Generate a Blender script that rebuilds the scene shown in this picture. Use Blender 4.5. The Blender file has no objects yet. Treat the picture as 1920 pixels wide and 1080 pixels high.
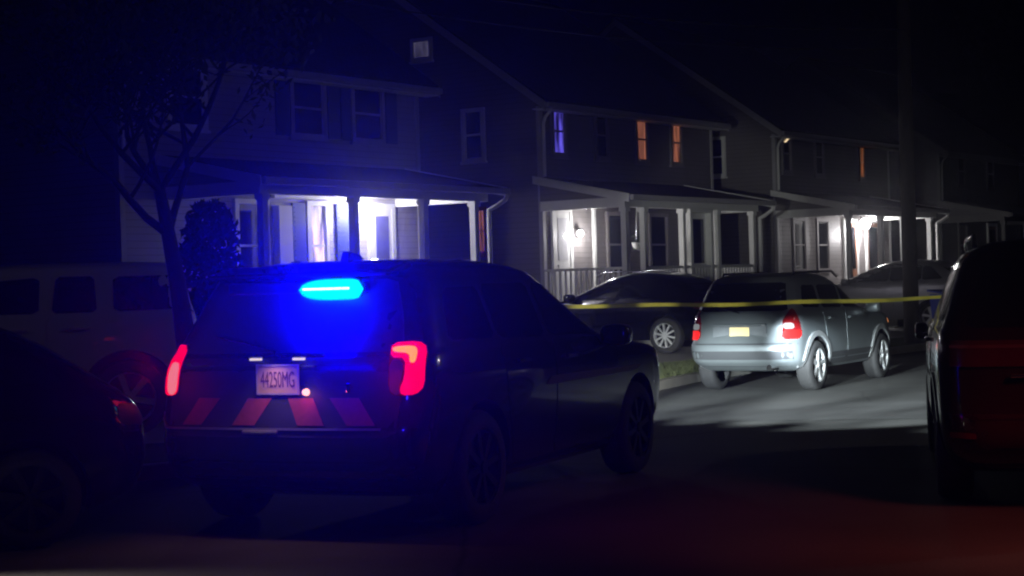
import bpy, bmesh, math, random
from mathutils import Vector, Matrix
from mathutils.bvhtree import BVHTree
R = math.radians
SC = bpy.context.scene
COL = SC.collection
random.seed(7)

# ------------------------------------------------------------------ materials
MATS = {}
def new_mat(name):
    m = bpy.data.materials.new(name); m.use_nodes = True
    nt = m.node_tree; nt.nodes.clear()
    out = nt.nodes.new('ShaderNodeOutputMaterial')
    return m, nt, out
def N(nt, t, **kw):
    n = nt.nodes.new(t)
    for k, v in kw.items():
        if k in n.inputs: n.inputs[k].default_value = v
        else: setattr(n, k, v)
    return n
def c4(c): return (c[0], c[1], c[2], 1.0)
def pbr(name, col, rough=.5, metal=0, coat=0, var=.25, scale=6, bump=0, bscale=40, spec=.5):
    """principled surface with noise in colour and roughness and a little bump"""
    if name in MATS: return MATS[name]
    m, nt, out = new_mat(name)
    b = N(nt, 'ShaderNodeBsdfPrincipled')
    b.inputs['Metallic'].default_value = metal
    b.inputs['Coat Weight'].default_value = coat
    b.inputs['Specular IOR Level'].default_value = spec
    tc = N(nt, 'ShaderNodeTexCoord')
    no = N(nt, 'ShaderNodeTexNoise'); no.inputs['Scale'].default_value = scale; no.inputs['Detail'].default_value = 5
    nt.links.new(tc.outputs['Object'], no.inputs['Vector'])
    mx = N(nt, 'ShaderNodeMix', data_type='RGBA')
    mx.inputs[6].default_value = c4([x*(1-var) for x in col]); mx.inputs[7].default_value = c4([min(1, x*(1+var)) for x in col])
    nt.links.new(no.outputs[0], mx.inputs[0]); nt.links.new(mx.outputs[2], b.inputs['Base Color'])
    mr = N(nt, 'ShaderNodeMapRange'); mr.inputs[3].default_value = max(.02, rough*.8); mr.inputs[4].default_value = min(1, rough*1.2)
    nt.links.new(no.outputs[0], mr.inputs[0]); nt.links.new(mr.outputs[0], b.inputs['Roughness'])
    if bump:
        n2 = N(nt, 'ShaderNodeTexNoise'); n2.inputs['Scale'].default_value = bscale; n2.inputs['Detail'].default_value = 4
        nt.links.new(tc.outputs['Object'], n2.inputs['Vector'])
        bp = N(nt, 'ShaderNodeBump'); bp.inputs['Strength'].default_value = bump; bp.inputs['Distance'].default_value = .02
        nt.links.new(n2.outputs[0], bp.inputs['Height']); nt.links.new(bp.outputs[0], b.inputs['Normal'])
    nt.links.new(b.outputs[0], out.inputs[0])
    MATS[name] = m
    return m
def siding(name, col, pitch=.12):
    if name in MATS: return MATS[name]
    m, nt, out = new_mat(name)
    b = N(nt, 'ShaderNodeBsdfPrincipled'); b.inputs['Roughness'].default_value = .55
    tc = N(nt, 'ShaderNodeTexCoord'); sx = N(nt, 'ShaderNodeSeparateXYZ')
    nt.links.new(tc.outputs['Object'], sx.inputs[0])
    d = N(nt, 'ShaderNodeMath', operation='DIVIDE'); d.inputs[1].default_value = pitch
    f = N(nt, 'ShaderNodeMath', operation='FRACT')
    nt.links.new(sx.outputs[2], d.inputs[0]); nt.links.new(d.outputs[0], f.inputs[0])
    inv = N(nt, 'ShaderNodeMath', operation='SUBTRACT'); inv.inputs[0].default_value = 1
    nt.links.new(f.outputs[0], inv.inputs[1])
    bp = N(nt, 'ShaderNodeBump'); bp.inputs['Strength'].default_value = .6; bp.inputs['Distance'].default_value = .02
    nt.links.new(inv.outputs[0], bp.inputs['Height']); nt.links.new(bp.outputs[0], b.inputs['Normal'])
    no = N(nt, 'ShaderNodeTexNoise'); no.inputs['Scale'].default_value = 1.3; no.inputs['Detail'].default_value = 6
    nt.links.new(tc.outputs['Object'], no.inputs['Vector'])
    lo = N(nt, 'ShaderNodeMath', operation='GREATER_THAN'); lo.inputs[1].default_value = .90
    nt.links.new(f.outputs[0], lo.inputs[0])
    mx = N(nt, 'ShaderNodeMix', data_type='RGBA')
    mx.inputs[6].default_value = c4([x*.8 for x in col]); mx.inputs[7].default_value = c4([min(1, x*1.15) for x in col])
    nt.links.new(no.outputs[0], mx.inputs[0])
    m2 = N(nt, 'ShaderNodeMix', data_type='RGBA'); m2.inputs[7].default_value = c4([x*.6 for x in col])
    nt.links.new(lo.outputs[0], m2.inputs[0]); nt.links.new(mx.outputs[2], m2.inputs[6])
    nt.links.new(m2.outputs[2], b.inputs['Base Color']); nt.links.new(b.outputs[0], out.inputs[0])
    MATS[name] = m
    return m
def emit(name, col, strength, fold=0, base=(.02, .02, .02)):
    """a lit lens, lit curtain or painted glint: emission broken up by vertical folds / noise"""
    if name in MATS: return MATS[name]
    m, nt, out = new_mat(name)
    b = N(nt, 'ShaderNodeBsdfPrincipled'); b.inputs['Base Color'].default_value = c4(base); b.inputs['Roughness'].default_value = .3
    b.inputs['Emission Color'].default_value = c4(col); b.inputs['Emission Strength'].default_value = strength
    if fold:
        tc = N(nt, 'ShaderNodeTexCoord'); mp = N(nt, 'ShaderNodeMapping'); mp.inputs['Scale'].default_value = (fold, fold, 1.2)
        no = N(nt, 'ShaderNodeTexNoise'); no.inputs['Scale'].default_value = 1; no.inputs['Detail'].default_value = 3
        nt.links.new(tc.outputs['Object'], mp.inputs[0]); nt.links.new(mp.outputs[0], no.inputs['Vector'])
        mr = N(nt, 'ShaderNodeMapRange'); mr.inputs[1].default_value = .35; mr.inputs[2].default_value = .65
        mr.inputs[3].default_value = strength*.06; mr.inputs[4].default_value = strength*1.3
        nt.links.new(no.outputs[0], mr.inputs[0]); nt.links.new(mr.outputs[0], b.inputs['Emission Strength'])
    nt.links.new(b.outputs[0], out.inputs[0])
    MATS[name] = m
    return m
def asphalt():
    m, nt, out = new_mat('asphalt')
    b = N(nt, 'ShaderNodeBsdfPrincipled'); b.inputs['Roughness'].default_value = .85
    tc = N(nt, 'ShaderNodeTexCoord')
    n1 = N(nt, 'ShaderNodeTexNoise'); n1.inputs['Scale'].default_value = .35; n1.inputs['Detail'].default_value = 6
    n2 = N(nt, 'ShaderNodeTexNoise'); n2.inputs['Scale'].default_value = 60; n2.inputs['Detail'].default_value = 3
    vo = N(nt, 'ShaderNodeTexVoronoi', feature='DISTANCE_TO_EDGE'); vo.inputs['Scale'].default_value = .22
    wr = N(nt, 'ShaderNodeTexNoise'); wr.inputs['Scale'].default_value = 1.4; wr.inputs['Detail'].default_value = 5
    ad = N(nt, 'ShaderNodeMix', data_type='RGBA'); ad.inputs[0].default_value = .12
    nt.links.new(tc.outputs['Object'], wr.inputs['Vector'])
    nt.links.new(tc.outputs['Object'], ad.inputs[6]); nt.links.new(wr.outputs[1], ad.inputs[7])
    nt.links.new(ad.outputs[2], vo.inputs['Vector'])
    for n in (n1, n2): nt.links.new(tc.outputs['Object'], n.inputs['Vector'])
    r1 = N(nt, 'ShaderNodeValToRGB'); r1.color_ramp.elements[0].position = .3; r1.color_ramp.elements[0].color = (.036, .036, .036, 1)
    r1.color_ramp.elements[1].position = .7; r1.color_ramp.elements[1].color = (.10, .10, .097, 1)
    nt.links.new(n1.outputs[0], r1.inputs[0])
    mx = N(nt, 'ShaderNodeMix', data_type='RGBA', blend_type='OVERLAY'); mx.inputs[0].default_value = .6
    nt.links.new(r1.outputs[0], mx.inputs[6]); nt.links.new(n2.outputs[0], mx.inputs[7])
    cr = N(nt, 'ShaderNodeMapRange'); cr.inputs[1].default_value = 0; cr.inputs[2].default_value = .006; cr.inputs[3].default_value = .35; cr.inputs[4].default_value = 1
    nt.links.new(vo.outputs[0], cr.inputs[0])
    m3 = N(nt, 'ShaderNodeMix', data_type='RGBA', blend_type='MULTIPLY'); m3.inputs[0].default_value = 1
    nt.links.new(mx.outputs[2], m3.inputs[6]); nt.links.new(cr.outputs[0], m3.inputs[7])
    nt.links.new(m3.outputs[2], b.inputs['Base Color'])
    bp = N(nt, 'ShaderNodeBump'); bp.inputs['Strength'].default_value = .5; bp.inputs['Distance'].default_value = .01
    nt.links.new(n2.outputs[0], bp.inputs['Height']); nt.links.new(bp.outputs[0], b.inputs['Normal'])
    nt.links.new(b.outputs[0], out.inputs[0])
    return m
def shingles(name, col):
    if name in MATS: return MATS[name]
    m, nt, out = new_mat(name)
    b = N(nt, 'ShaderNodeBsdfPrincipled'); b.inputs['Roughness'].default_value = .9
    tc = N(nt, 'ShaderNodeTexCoord')
    br = N(nt, 'ShaderNodeTexBrick'); br.inputs['Scale'].default_value = 3.2; br.inputs['Mortar Size'].default_value = .03
    br.inputs['Color1'].default_value = c4([x*.75 for x in col]); br.inputs['Color2'].default_value = c4([x*1.3 for x in col]); br.inputs['Mortar'].default_value = c4([x*.3 for x in col])
    nt.links.new(tc.outputs['Object'], br.inputs['Vector']); nt.links.new(br.outputs[0], b.inputs['Base Color'])
    nt.links.new(b.outputs[0], out.inputs[0]); MATS[name] = m
    return m

M_white = pbr('white_trim', (.72, .72, .70), .5, var=.08)
M_trimd = pbr('grey_trim', (.40, .39, .40), .6, var=.15)  # darker grey than white_trim
M_dglass = pbr('dark_glass', (.012, .013, .016), .06, var=.1)
M_black = pbr('black_plastic', (.015, .015, .016), .5, bump=.1)
M_rubber = pbr('tyre_rubber', (.03, .03, .032), .8, bump=.3)
M_chrome = pbr('chrome', (.75, .75, .76), .15, 1, var=.1)
M_alloy = pbr('alloy', (.62, .63, .65), .45, .35, var=.12)
M_conc = pbr('concrete', (.30, .29, .27), .85, var=.3, scale=1.2, bump=.3, bscale=50)
M_kerb = pbr('kerb_concrete', (.34, .33, .31), .85, var=.35, scale=2.5, bump=.3, bscale=40)
M_lawn = pbr('lawn_soil', (.035, .05, .02), .95, var=.5, scale=2.2, bump=.8, bscale=25)
M_blade = pbr('grass_blade', (.085, .105, .045), .8, var=.5, scale=3)
M_wood = pbr('weathered_wood', (.045, .035, .028), .85, var=.4, scale=8, bump=.5, bscale=30)
M_bark = pbr('bark', (.03, .026, .024), .9, var=.4, scale=12, bump=.8, bscale=30)
M_leaf = pbr('leaves', (.03, .045, .02), .8, var=.5, scale=5)
M_evergreen = pbr('evergreen', (.012, .02, .012), .85, var=.5, scale=5)
M_asphalt = asphalt()
M_redlens = pbr('red_lens', (.22, .008, .01), .12, coat=.6, var=.15)
M_clear = pbr('clear_lens', (.6, .6, .62), .1, coat=.5, var=.1)
M_upglass = pbr('night_glass', (.03, .03, .045), .08, var=.1)
M_shutter = pbr('blue_shutter', (.06, .08, .22), .6, var=.15)
M_found = pbr('foundation_block', (.22, .21, .2), .9, var=.3, scale=3, bump=.5)
M_roof = shingles('roof_shingles', (.04, .038, .04))

# ------------------------------------------------------------------ objects
def tag(o, label=None, cat=None, group=None, kind=None):
    if label: o['label'] = label
    if cat: o['category'] = cat
    if group: o['group'] = group
    if kind: o['kind'] = kind
    return o
def thing(name, label, cat, loc=(0, 0, 0), rotz=0, group=None):
    o = bpy.data.objects.new(name, None); COL.objects.link(o)
    o.empty_display_size = .2
    o.location = loc; o.rotation_euler = (0, 0, rotz)
    return tag(o, label, cat, group)

class MB:
    def __init__(s): s.v = []; s.f = []
    def add(s, vs, fs):
        b = len(s.v); s.v += [tuple(v) for v in vs]; s.f += [tuple(b+i for i in f) for f in fs]; return s
    def box(s, x0, x1, y0, y1, z0, z1):
        return s.add([(x0,y0,z0),(x1,y0,z0),(x1,y1,z0),(x0,y1,z0),(x0,y0,z1),(x1,y0,z1),(x1,y1,z1),(x0,y1,z1)],
                     [(0,3,2,1),(4,5,6,7),(0,1,5,4),(1,2,6,5),(2,3,7,6),(3,0,4,7)])
    def prism(s, poly, axis, a, b):
        """extrude a 2D polygon along axis between a and b"""
        n = len(poly)
        def p(q, t):
            return {'x': (t, q[0], q[1]), 'y': (q[0], t, q[1]), 'z': (q[0], q[1], t)}[axis]
        vs = [p(q, a) for q in poly] + [p(q, b) for q in poly]
        fs = [tuple(range(n))[::-1], tuple(range(n, 2*n))] + [(i, (i+1) % n, n+(i+1) % n, n+i) for i in range(n)]
        return s.add(vs, fs)
    def slab(s, q, th):
        """four 3D corners, thickened downward"""
        vs = [Vector(p) for p in q]; n = (vs[1]-vs[0]).cross(vs[3]-vs[0]).normalized()
        if n.z < 0: n = -n
        return s.add(list(vs)+[p-n*th for p in vs], [(0,1,2,3),(7,6,5,4),(0,4,5,1),(1,5,6,2),(2,6,7,3),(3,7,4,0)])
    def tube(s, pts, rad, n=8, cap=True):
        pts = [Vector(p) for p in pts]
        if not hasattr(rad, '__len__'): rad = [rad]*len(pts)
        b = len(s.v); prev = None
        for i, p in enumerate(pts):
            t = (pts[min(i+1, len(pts)-1)]-pts[max(i-1, 0)]).normalized()
            if prev is None:
                a = t.cross(Vector((0, 0, 1)) if abs(t.z) < .9 else Vector((1, 0, 0))).normalized()
            else:
                a = (prev-t*prev.dot(t)).normalized()
            prev = a; c = t.cross(a)
            for k in range(n):
                th = 2*math.pi*k/n
                s.v.append(tuple(p+(a*math.cos(th)+c*math.sin(th))*rad[i]))
        for i in range(len(pts)-1):
            for k in range(n):
                s.f.append((b+i*n+k, b+i*n+(k+1) % n, b+(i+1)*n+(k+1) % n, b+(i+1)*n+k))
        if cap:
            s.f.append(tuple(b+k for k in range(n))[::-1]); s.f.append(tuple(b+(len(pts)-1)*n+k for k in range(n)))
        return s
    def lathe(s, prof, axis='z', n=24, c=(0, 0, 0), cap=True):
        """profile of (r, h) turned about an axis"""
        b = len(s.v)
        for r, h in prof:
            for k in range(n):
                th = 2*math.pi*k/n; a, d = r*math.cos(th), r*math.sin(th)
                p = {'z': (a, d, h), 'y': (a, h, d), 'x': (h, a, d)}[axis]
                s.v.append((p[0]+c[0], p[1]+c[1], p[2]+c[2]))
        for i in range(len(prof)-1):
            for k in range(n):
                s.f.append((b+i*n+k, b+i*n+(k+1) % n, b+(i+1)*n+(k+1) % n, b+(i+1)*n+k))
        if cap: s.f.append(tuple(b+k for k in range(n))); s.f.append(tuple(b+(len(prof)-1)*n+k for k in range(n)))
        return s
    def build(s, name, mat, parent=None, smooth=0, bevel=0, loc=None):
        me = bpy.data.meshes.new(name); me.from_pydata(s.v, [], s.f); me.validate()
        bm = bmesh.new(); bm.from_mesh(me); bmesh.ops.recalc_face_normals(bm, faces=bm.faces); bm.to_mesh(me); bm.free()
        return link(name, me, mat, parent, smooth, bevel, loc)
def link(name, me, mat, parent=None, smooth=0, bevel=0, loc=None):
    o = bpy.data.objects.new(name, me); COL.objects.link(o)
    if mat and not me.materials: me.materials.append(mat)
    if parent: o.parent = parent
    if loc: o.location = loc
    if smooth:
        for p in me.polygons: p.use_smooth = True
        me.set_sharp_from_angle(angle=R(smooth))
    if bevel:
        m = o.modifiers.new('bevel', 'BEVEL'); m.width = bevel; m.segments = 2; m.limit_method = 'ANGLE'
    return o
def text_mesh(name, body, size, mat, parent, matrix, width=None, bold=0):
    cu = bpy.data.curves.new(name, 'FONT'); cu.body = body; cu.size = size; cu.align_x = 'CENTER'; cu.align_y = 'CENTER'; cu.extrude = .001; cu.offset = bold
    t = bpy.data.objects.new(name+'_curve', cu); COL.objects.link(t)
    bpy.context.view_layer.update()
    me = bpy.data.meshes.new_from_object(t.evaluated_get(bpy.context.evaluated_depsgraph_get()))
    bpy.data.objects.remove(t)
    if width:
        w = max(v.co.x for v in me.vertices)-min(v.co.x for v in me.vertices)
        for v in me.vertices: v.co.x *= width/w
    me.transform(matrix); me.materials.clear()
    return link(name, me, mat, parent)
def lamp(name, kind, loc, energy, col, parent=None, size=.05, rot=None, **kw):
    l = bpy.data.lights.new(name, kind); l.energy = energy; l.color = col
    if kind in ('POINT', 'SPOT'): l.shadow_soft_size = size
    for k, v in kw.items(): setattr(l, k, v)
    o = bpy.data.objects.new(name, l); COL.objects.link(o); o.location = loc
    if parent: o.parent = parent
    if rot is not None: o.rotation_euler = rot
    return o
def aim(o, d):
    o.rotation_euler = Vector(d).to_track_quat('-Z', 'Y').to_euler()

# ------------------------------------------------------------------ cars
def lerp_levels(keys, z):
    for a, b in zip(keys, keys[1:]):
        if a[0] <= z <= b[0]:
            t = (z-a[0])/(b[0]-a[0]); return [p+(q-p)*t for p, q in zip(a, b)]
    return keys[-1]
def body_mesh(keys, wheels, ra, mat, bow_r=.07, bow_f=.35, taper=.06, dense=3):
    """closed car shell: horizontal rounded slices stacked upward, wheel arches cut out"""
    levels = []
    for a, b in zip(keys, keys[1:]):
        for k in range(dense): levels.append([p+(q-p)*k/dense for p, q in zip(a, b)])
    levels.append(keys[-1])
    # light smoothing of the stacked profile
    for _ in range(2):
        L2 = [levels[0]]+[[levels[i][0]]+[(levels[i-1][j]+2*levels[i][j]+levels[i+1][j])/4 for j in (1, 2, 3)] for i in range(1, len(levels)-1)]+[levels[-1]]
        levels = L2
    Lmax = max(l[2] for l in levels); H = levels[-1][0]
    rings = []
    for z, xr, xf, w in levels:
        rr = min(.26, w*.8, (xf-xr)*.3); rf = min(.5, w*.85, (xf-xr)*.3)
        half = []
        for k in range(5): half.append((xr, (w-rr)*k/5))
        for k in range(6):
            t = math.pi/2*k/6; half.append((xr+rr-rr*math.cos(t), w-rr+rr*math.sin(t)))
        for k in range(24):
            half.append((xr+rr+(xf-rf-xr-rr)*k/24, w))
        for k in range(8):
            t = math.pi/2*k/8; half.append((xf-rf+rf*math.sin(t), w-rf+rf*math.cos(t)))
        for k in range(6): half.append((xf, (w-rf)*(1-k/5)))
        pts = []
        for x, y in half:
            q = y/w if w > .01 else 0; t = (x-xr)/(xf-xr) if xf > xr else 0
            x2 = x+(1-t)**6*bow_r*q*q-(t**4)*bow_f*q*q*.5
            y2 = y*(1-taper*max(0, (t-.45)/.55)**2-taper*.7*max(0, (.35-t)/.35)**2)
            pts.append((x2, y2))
        full = pts+[(x, -y) for x, y in pts[-2:0:-1]]
        rings.append([(x, y, z) for x, y in full])
    n = len(rings[0]); mb = MB(); mb.v = [p for r in rings for p in r]
    for i in range(len(rings)-1):
        for k in range(n): mb.f.append((i*n+k, i*n+(k+1) % n, (i+1)*n+(k+1) % n, (i+1)*n+k))
    mb.f.append(tuple(range(n))[::-1]); mb.f.append(tuple((len(rings)-1)*n+k for k in range(n)))
    o = mb.build('body_shell', mat)
    o.data.materials.append(M_black)
    cut = MB()
    W = max(l[3] for l in levels)
    for wx, wz in wheels:
        for sgn in (-1, 1):
            cut.lathe([(ra, sgn*(W-.34)), (ra, sgn*(W+.3))], 'y', 40, (wx, 0, wz))
    c = cut.build('arch_cutter', M_black)
    md = o.modifiers.new('b', 'BOOLEAN'); md.object = c; md.operation = 'DIFFERENCE'; md.solver = 'EXACT'; md.material_mode = 'TRANSFER'; md.use_self = False
    bpy.context.view_layer.update()
    me = bpy.data.meshes.new_from_object(o.evaluated_get(bpy.context.evaluated_depsgraph_get()))
    bpy.data.objects.remove(o); bpy.data.objects.remove(c)
    return me
class Car:
    def __init__(s, name, label, cat, loc, yaw, keys, wheels, wr, paint, ra=None, group=None, **kw):
        s.root = thing(name, label, cat, loc, R(90-yaw), group)
        s.keys = keys; s.W = max(k[3] for k in keys); s.L = max(k[2] for k in keys)
        me = body_mesh(keys, [(w, wr) for w in wheels], ra or wr+.06, paint, **kw)
        bm = bmesh.new(); bm.from_mesh(me); s.bvh = BVHTree.FromBMesh(bm); bm.free()
        me.name = 'body'
        s.paint = paint
        s.body = link('body', me, None, s.root, smooth=38)
        s.wheels = wheels; s.wr = wr
    def patch(s, name, outline, az, mat, off=.004, parent=None, res=.06, thick=.02, smooth=40):
        """an outline in the plane facing azimuth az, laid on the body surface"""
        a = R(az); d = Vector((math.cos(a), math.sin(a), 0)); e = Vector((-math.sin(a), math.cos(a), 0))
        if len(outline) <= 11 and 'stripe' not in name and 'trim' not in name:   # round the corners of panes and lenses
            cut = .22 if ('lamp' in name or 'lens' in name or 'strip' in name) else .09
            rn = []
            for i, p in enumerate(outline):
                a_, b_ = outline[i-1], outline[(i+1) % len(outline)]
                for t_, q_ in ((cut, a_), (cut, b_)):
                    ln = math.hypot(q_[0]-p[0], q_[1]-p[1]); f_ = min(t_, .06/max(ln, 1e-6)*(1 if cut < .2 else .6))
                    rn.append((p[0]+(q_[0]-p[0])*f_, p[1]+(q_[1]-p[1])*f_))
            outline = rn
        bm = bmesh.new()
        bm.faces.new([bm.verts.new((u, v, 0)) for u, v in outline])
        for ax in (0, 1):
            lo = min(p[ax] for p in outline); hi = max(p[ax] for p in outline)
            k = max(1, int((hi-lo)/res))
            for i in range(1, k):
                co = [0, 0, 0]; co[ax] = lo+(hi-lo)*i/k; no = [0, 0, 0]; no[ax] = 1
                bmesh.ops.bisect_plane(bm, geom=bm.verts[:]+bm.edges[:]+bm.faces[:], plane_co=co, plane_no=no)
        for v in bm.verts:
            o = e*v.co.x+Vector((s.L/2, 0, 0))*0+Vector((0, 0, v.co.y))
            st = o-d*12
            hit = s.bvh.ray_cast(st, d)
            if hit[0] is None: hit = s.bvh.find_nearest(o-d*1.0)
            v.co = Vector(hit[0])-d*off
        if thick:
            ed = [x for x in bm.edges if x.is_boundary]
            g = bmesh.ops.extrude_edge_only(bm, edges=ed)
            for v in [x for x in g['geom'] if isinstance(x, bmesh.types.BMVert)]: v.co = v.co+d*thick
        bmesh.ops.recalc_face_normals(bm, faces=bm.faces)
        me = bpy.data.meshes.new(name); bm.to_mesh(me); bm.free()
        return link(name, me, mat, parent or s.root, smooth=smooth)
    def side(s, name, outline, mat, sgn, **kw):
        """outline in (x, z); sgn +1 the car's left, -1 its right"""
        return s.patch(name, [((x if sgn > 0 else -x), z) for x, z in outline], -90*sgn, mat, **kw)
    def rear(s, name, outline, mat, **kw): return s.patch(name, outline, 0, mat, **kw)
    def front(s, name, outline, mat, **kw): return s.patch(name, [(-y, z) for y, z in outline], 180, mat, **kw)
    def add_wheels(s, spokes, rimmat, width=.24, inset=.02, track=None):
        wr = s.wr; rr = wr*.70
        for wx in s.wheels:
            for sgn in (-1, 1):
                y1 = sgn*((track or s.W)-inset); y0 = y1-sgn*width
                t = MB(); pr = []
                for q, h in ((rr*.97, 0), (rr*1.06, -.005), (wr*.93, .004), (wr*.985, .03), (wr, .06)):
                    pr.append((q, y1-sgn*h))
                pr += [(q, y0+(y1-p)) for q, p in pr[::-1]]
                t.lathe(pr, 'y', 36, (wx, 0, wr), False)
                w = t.build('wheel', M_rubber, s.root, smooth=50)
                r = MB()
                r.lathe([(rr, y1-sgn*.01), (rr*.93, y1-sgn*.012), (rr*.90, y1-sgn*.09)], 'y', 36, (wx, 0, wr), False)
                hub = r.v
                for k in range(spokes):
                    th = 2*math.pi*k/spokes+.2
                    for side in (0,):
                        a = Vector((math.cos(th), 0, math.sin(th))); b = Vector((-math.sin(th), 0, math.cos(th)))
                        w0, w1 = .5*rr*min(.20, 1.2/spokes), .5*rr*min(.24, 1.5/spokes)
                        c = Vector((wx, 0, wr)); p = []
                        for yy in (y1-sgn*.012, y1-sgn*.05):
                            for q, ww in ((rr*.12, w0), (rr*.95, w1)):
                                for z in (-1, 1): p.append(c+a*q+b*(ww*z)+Vector((0, yy, 0)))
                        r.add(p, [(0,1,3,2),(4,6,7,5),(0,2,6,4),(1,5,7,3),(2,3,7,6),(0,4,5,1)])
                r.lathe([(.001, y1+sgn*.004), (rr*.16, y1+sgn*.002), (rr*.2, y1-sgn*.06)], 'y', 16, (wx, 0, wr))
                r.build('rim', rimmat, w, smooth=35)
                dk = MB(); dk.lathe([(.001, y1-sgn*.1), (rr*.9, y1-sgn*.1)], 'y', 24, (wx, 0, wr))
                dk.build('brake_disc', M_black, w)
    def mirror(s, x, z, mat, sgn, y=None, w=.24, h=.17):
        y = y if y else s.W-.03
        bm = bmesh.new(); bmesh.ops.create_uvsphere(bm, u_segments=16, v_segments=10, radius=.5)
        for v in bm.verts:
            c = v.co
            for i in range(3): c[i] = math.copysign(abs(c[i]*2)**.6/2, c[i])
            v.co = Vector((x+c.x*.14+max(0, c.x)*.12, sgn*(y+w/2+c.y*w), z+c.z*h))
        me = bpy.data.meshes.new('wing_mirror'); bm.to_mesh(me); bm.free()
        o = link('wing_mirror', me, mat, s.root, smooth=60)
        st = MB().box(x-.02, x+.06, min(sgn*(y-.12), sgn*(y+.06)), max(sgn*(y-.12), sgn*(y+.06)), z-h*.45, z-h*.15)
        st.build('mirror_arm', M_black, o)
        return o
    def handle(s, x, z, sgn, door, mat, y=None):
        hit = s.bvh.ray_cast(Vector((x, sgn*5, z)), Vector((0, -sgn, 0)))
        y = hit[0].y if hit[0] else sgn*s.W
        a, b = sorted((y+sgn*.004, y+sgn*.035))
        MB().box(x-.1, x+.1, a, b, z-.016, z+.016).build('handle', mat, door, bevel=.006)
    def at_rear(s, y, z):
        hit = s.bvh.ray_cast(Vector((-5, y, z)), Vector((1, 0, 0)))
        return hit[0].x if hit[0] else 0
def rounded(x0, x1, z0, z1, r, n=4):
    p = []
    for cx, cz, a in ((x1-r, z0+r, -90), (x1-r, z1-r, 0), (x0+r, z1-r, 90), (x0+r, z0+r, 180)):
        for k in range(n+1):
            t = R(a+90*k/n); p.append((cx+r*math.cos(t), cz+r*math.sin(t)))
    return p

# ---- patrol SUV ----------------------------------------------------------
P_black = pbr('black_car_paint', (.032, .032, .036), .2, coat=1, var=.1)
L = 5.12
keys = [(.26,.30,L-.28,.90),(.36,.08,L-.12,.98),(.50,.0,L-.03,1.015),(.66,.0,L,1.03),(.75,.02,L,1.035),(.86,.06,L-.02,1.04),(.98,.075,L-.08,1.04),
        (1.04,.08,L-.22,1.035),(1.09,.09,L-.60,1.025),(1.14,.11,L-1.15,1.01),(1.19,.135,L-1.36,.99),(1.30,.19,L-1.62,.945),(1.44,.265,L-1.88,.89),
        (1.58,.34,L-2.14,.835),(1.68,.38,L-2.32,.79),(1.74,.47,L-2.6,.71),(1.78,.75,L-2.95,.52),(1.795,1.2,L-3.3,.2)]
PC_LOC, PC_YAW = (-1.545, 11.0, 0), 24
pc = Car('police_car', 'black patrol SUV with a glowing blue bar in its rear window and lit tail lamps', 'police car',
         PC_LOC, PC_YAW, keys, (.98, 4.02), .38, P_black, ra=.45, taper=.03)
pc.add_wheels(8, M_black)
P_rear = pbr('matte_black_paint', (.032, .032, .036), .6, var=.15)  # matte and uncoated so lamps leave no mirrored discs
M_pglass = pbr('tinted_rear_glass', (.045, .045, .05), .5, var=.1)
tg = pc.rear('tailgate', [(-.84,.66),(.84,.66),(.86,.95),(.84,1.16),(-.84,1.16),(-.86,.95)], P_rear, off=.006, res=.1)
pc.rear('rear_window', [(-.84,1.19),(.84,1.19),(.78,1.40),(.68,1.65),(-.68,1.65),(-.78,1.40)], M_pglass, off=.006, res=.08)
x = pc.at_rear(0, 1.67)-.01
sp = MB()
sp.prism([(x-.06,1.67),(x+.2,1.715),(x+.35,1.75),(x+.2,1.755),(x-.05,1.705)], 'y', -.68, .68)
sp.build('roof_spoiler', P_black, pc.root, bevel=.012)
# blue light bar standing behind the upper edge of the glass, on its right half
M_bar, nt, out = new_mat('blue_led_lens')
e1 = N(nt, 'ShaderNodeEmission'); lw = N(nt, 'ShaderNodeLayerWeight', Blend=.5); rp = N(nt, 'ShaderNodeValToRGB')
rp.color_ramp.elements[0].position = .25; rp.color_ramp.elements[0].color = (.0, .85, 1, 1); rp.color_ramp.elements[1].position = .95; rp.color_ramp.elements[1].color = (0, .04, 1, 1)
e1.inputs[1].default_value = 1.3
nt.links.new(lw.outputs['Facing'], rp.inputs[0]); nt.links.new(rp.outputs[0], e1.inputs[0]); nt.links.new(e1.outputs[0], out.inputs[0])
M_core = emit('led_core', (.8, 1, 1), 1.5)
M_hous = pbr('led_housing', (.01, .02, .08), .4)
xb = pc.at_rear(-.22, 1.60)-.05
def capsule(y0, y1, z, r, xc, depth, tip):
    m = MB(); ring = []
    for k in range(15):
        t = k/14; y = y0+(y1-y0)*t
        q = math.sqrt(max(0, 1-abs(2*t-1)**(7 if t < .5 else 2.6*tip)))
        ring.append((y, max(.004, r*q)))
    for y, rad in ring:
        for j in range(14):
            a = 2*math.pi*j/14; m.v.append((xc+depth*(rad/r)*math.cos(a), y, z+rad*math.sin(a)))
    for i in range(14):
        for j in range(14): m.f.append((i*14+j, i*14+(j+1) % 14, (i+1)*14+(j+1) % 14, (i+1)*14+j))
    m.f.append(tuple(range(14))); m.f.append(tuple(14*14+k for k in range(14)))
    return m
BAR_Z = 1.615
lb = capsule(-.52, -.04, BAR_Z-.025, .072, xb-.01, .04, .9).build('light_bar', M_bar, pc.root, smooth=60)
cr = MB()
for k in range(6): cr.box(xb-.055, xb-.044, -.44+k*.058, -.44+k*.058+.052, BAR_Z-.026, BAR_Z-.012)
cr.build('led_row', M_core, lb)
MB().box(xb+.02, xb+.08, -.52, .52, BAR_Z-.045, BAR_Z+.03).build('bar_housing', M_hous, lb, bevel=.01)
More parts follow.
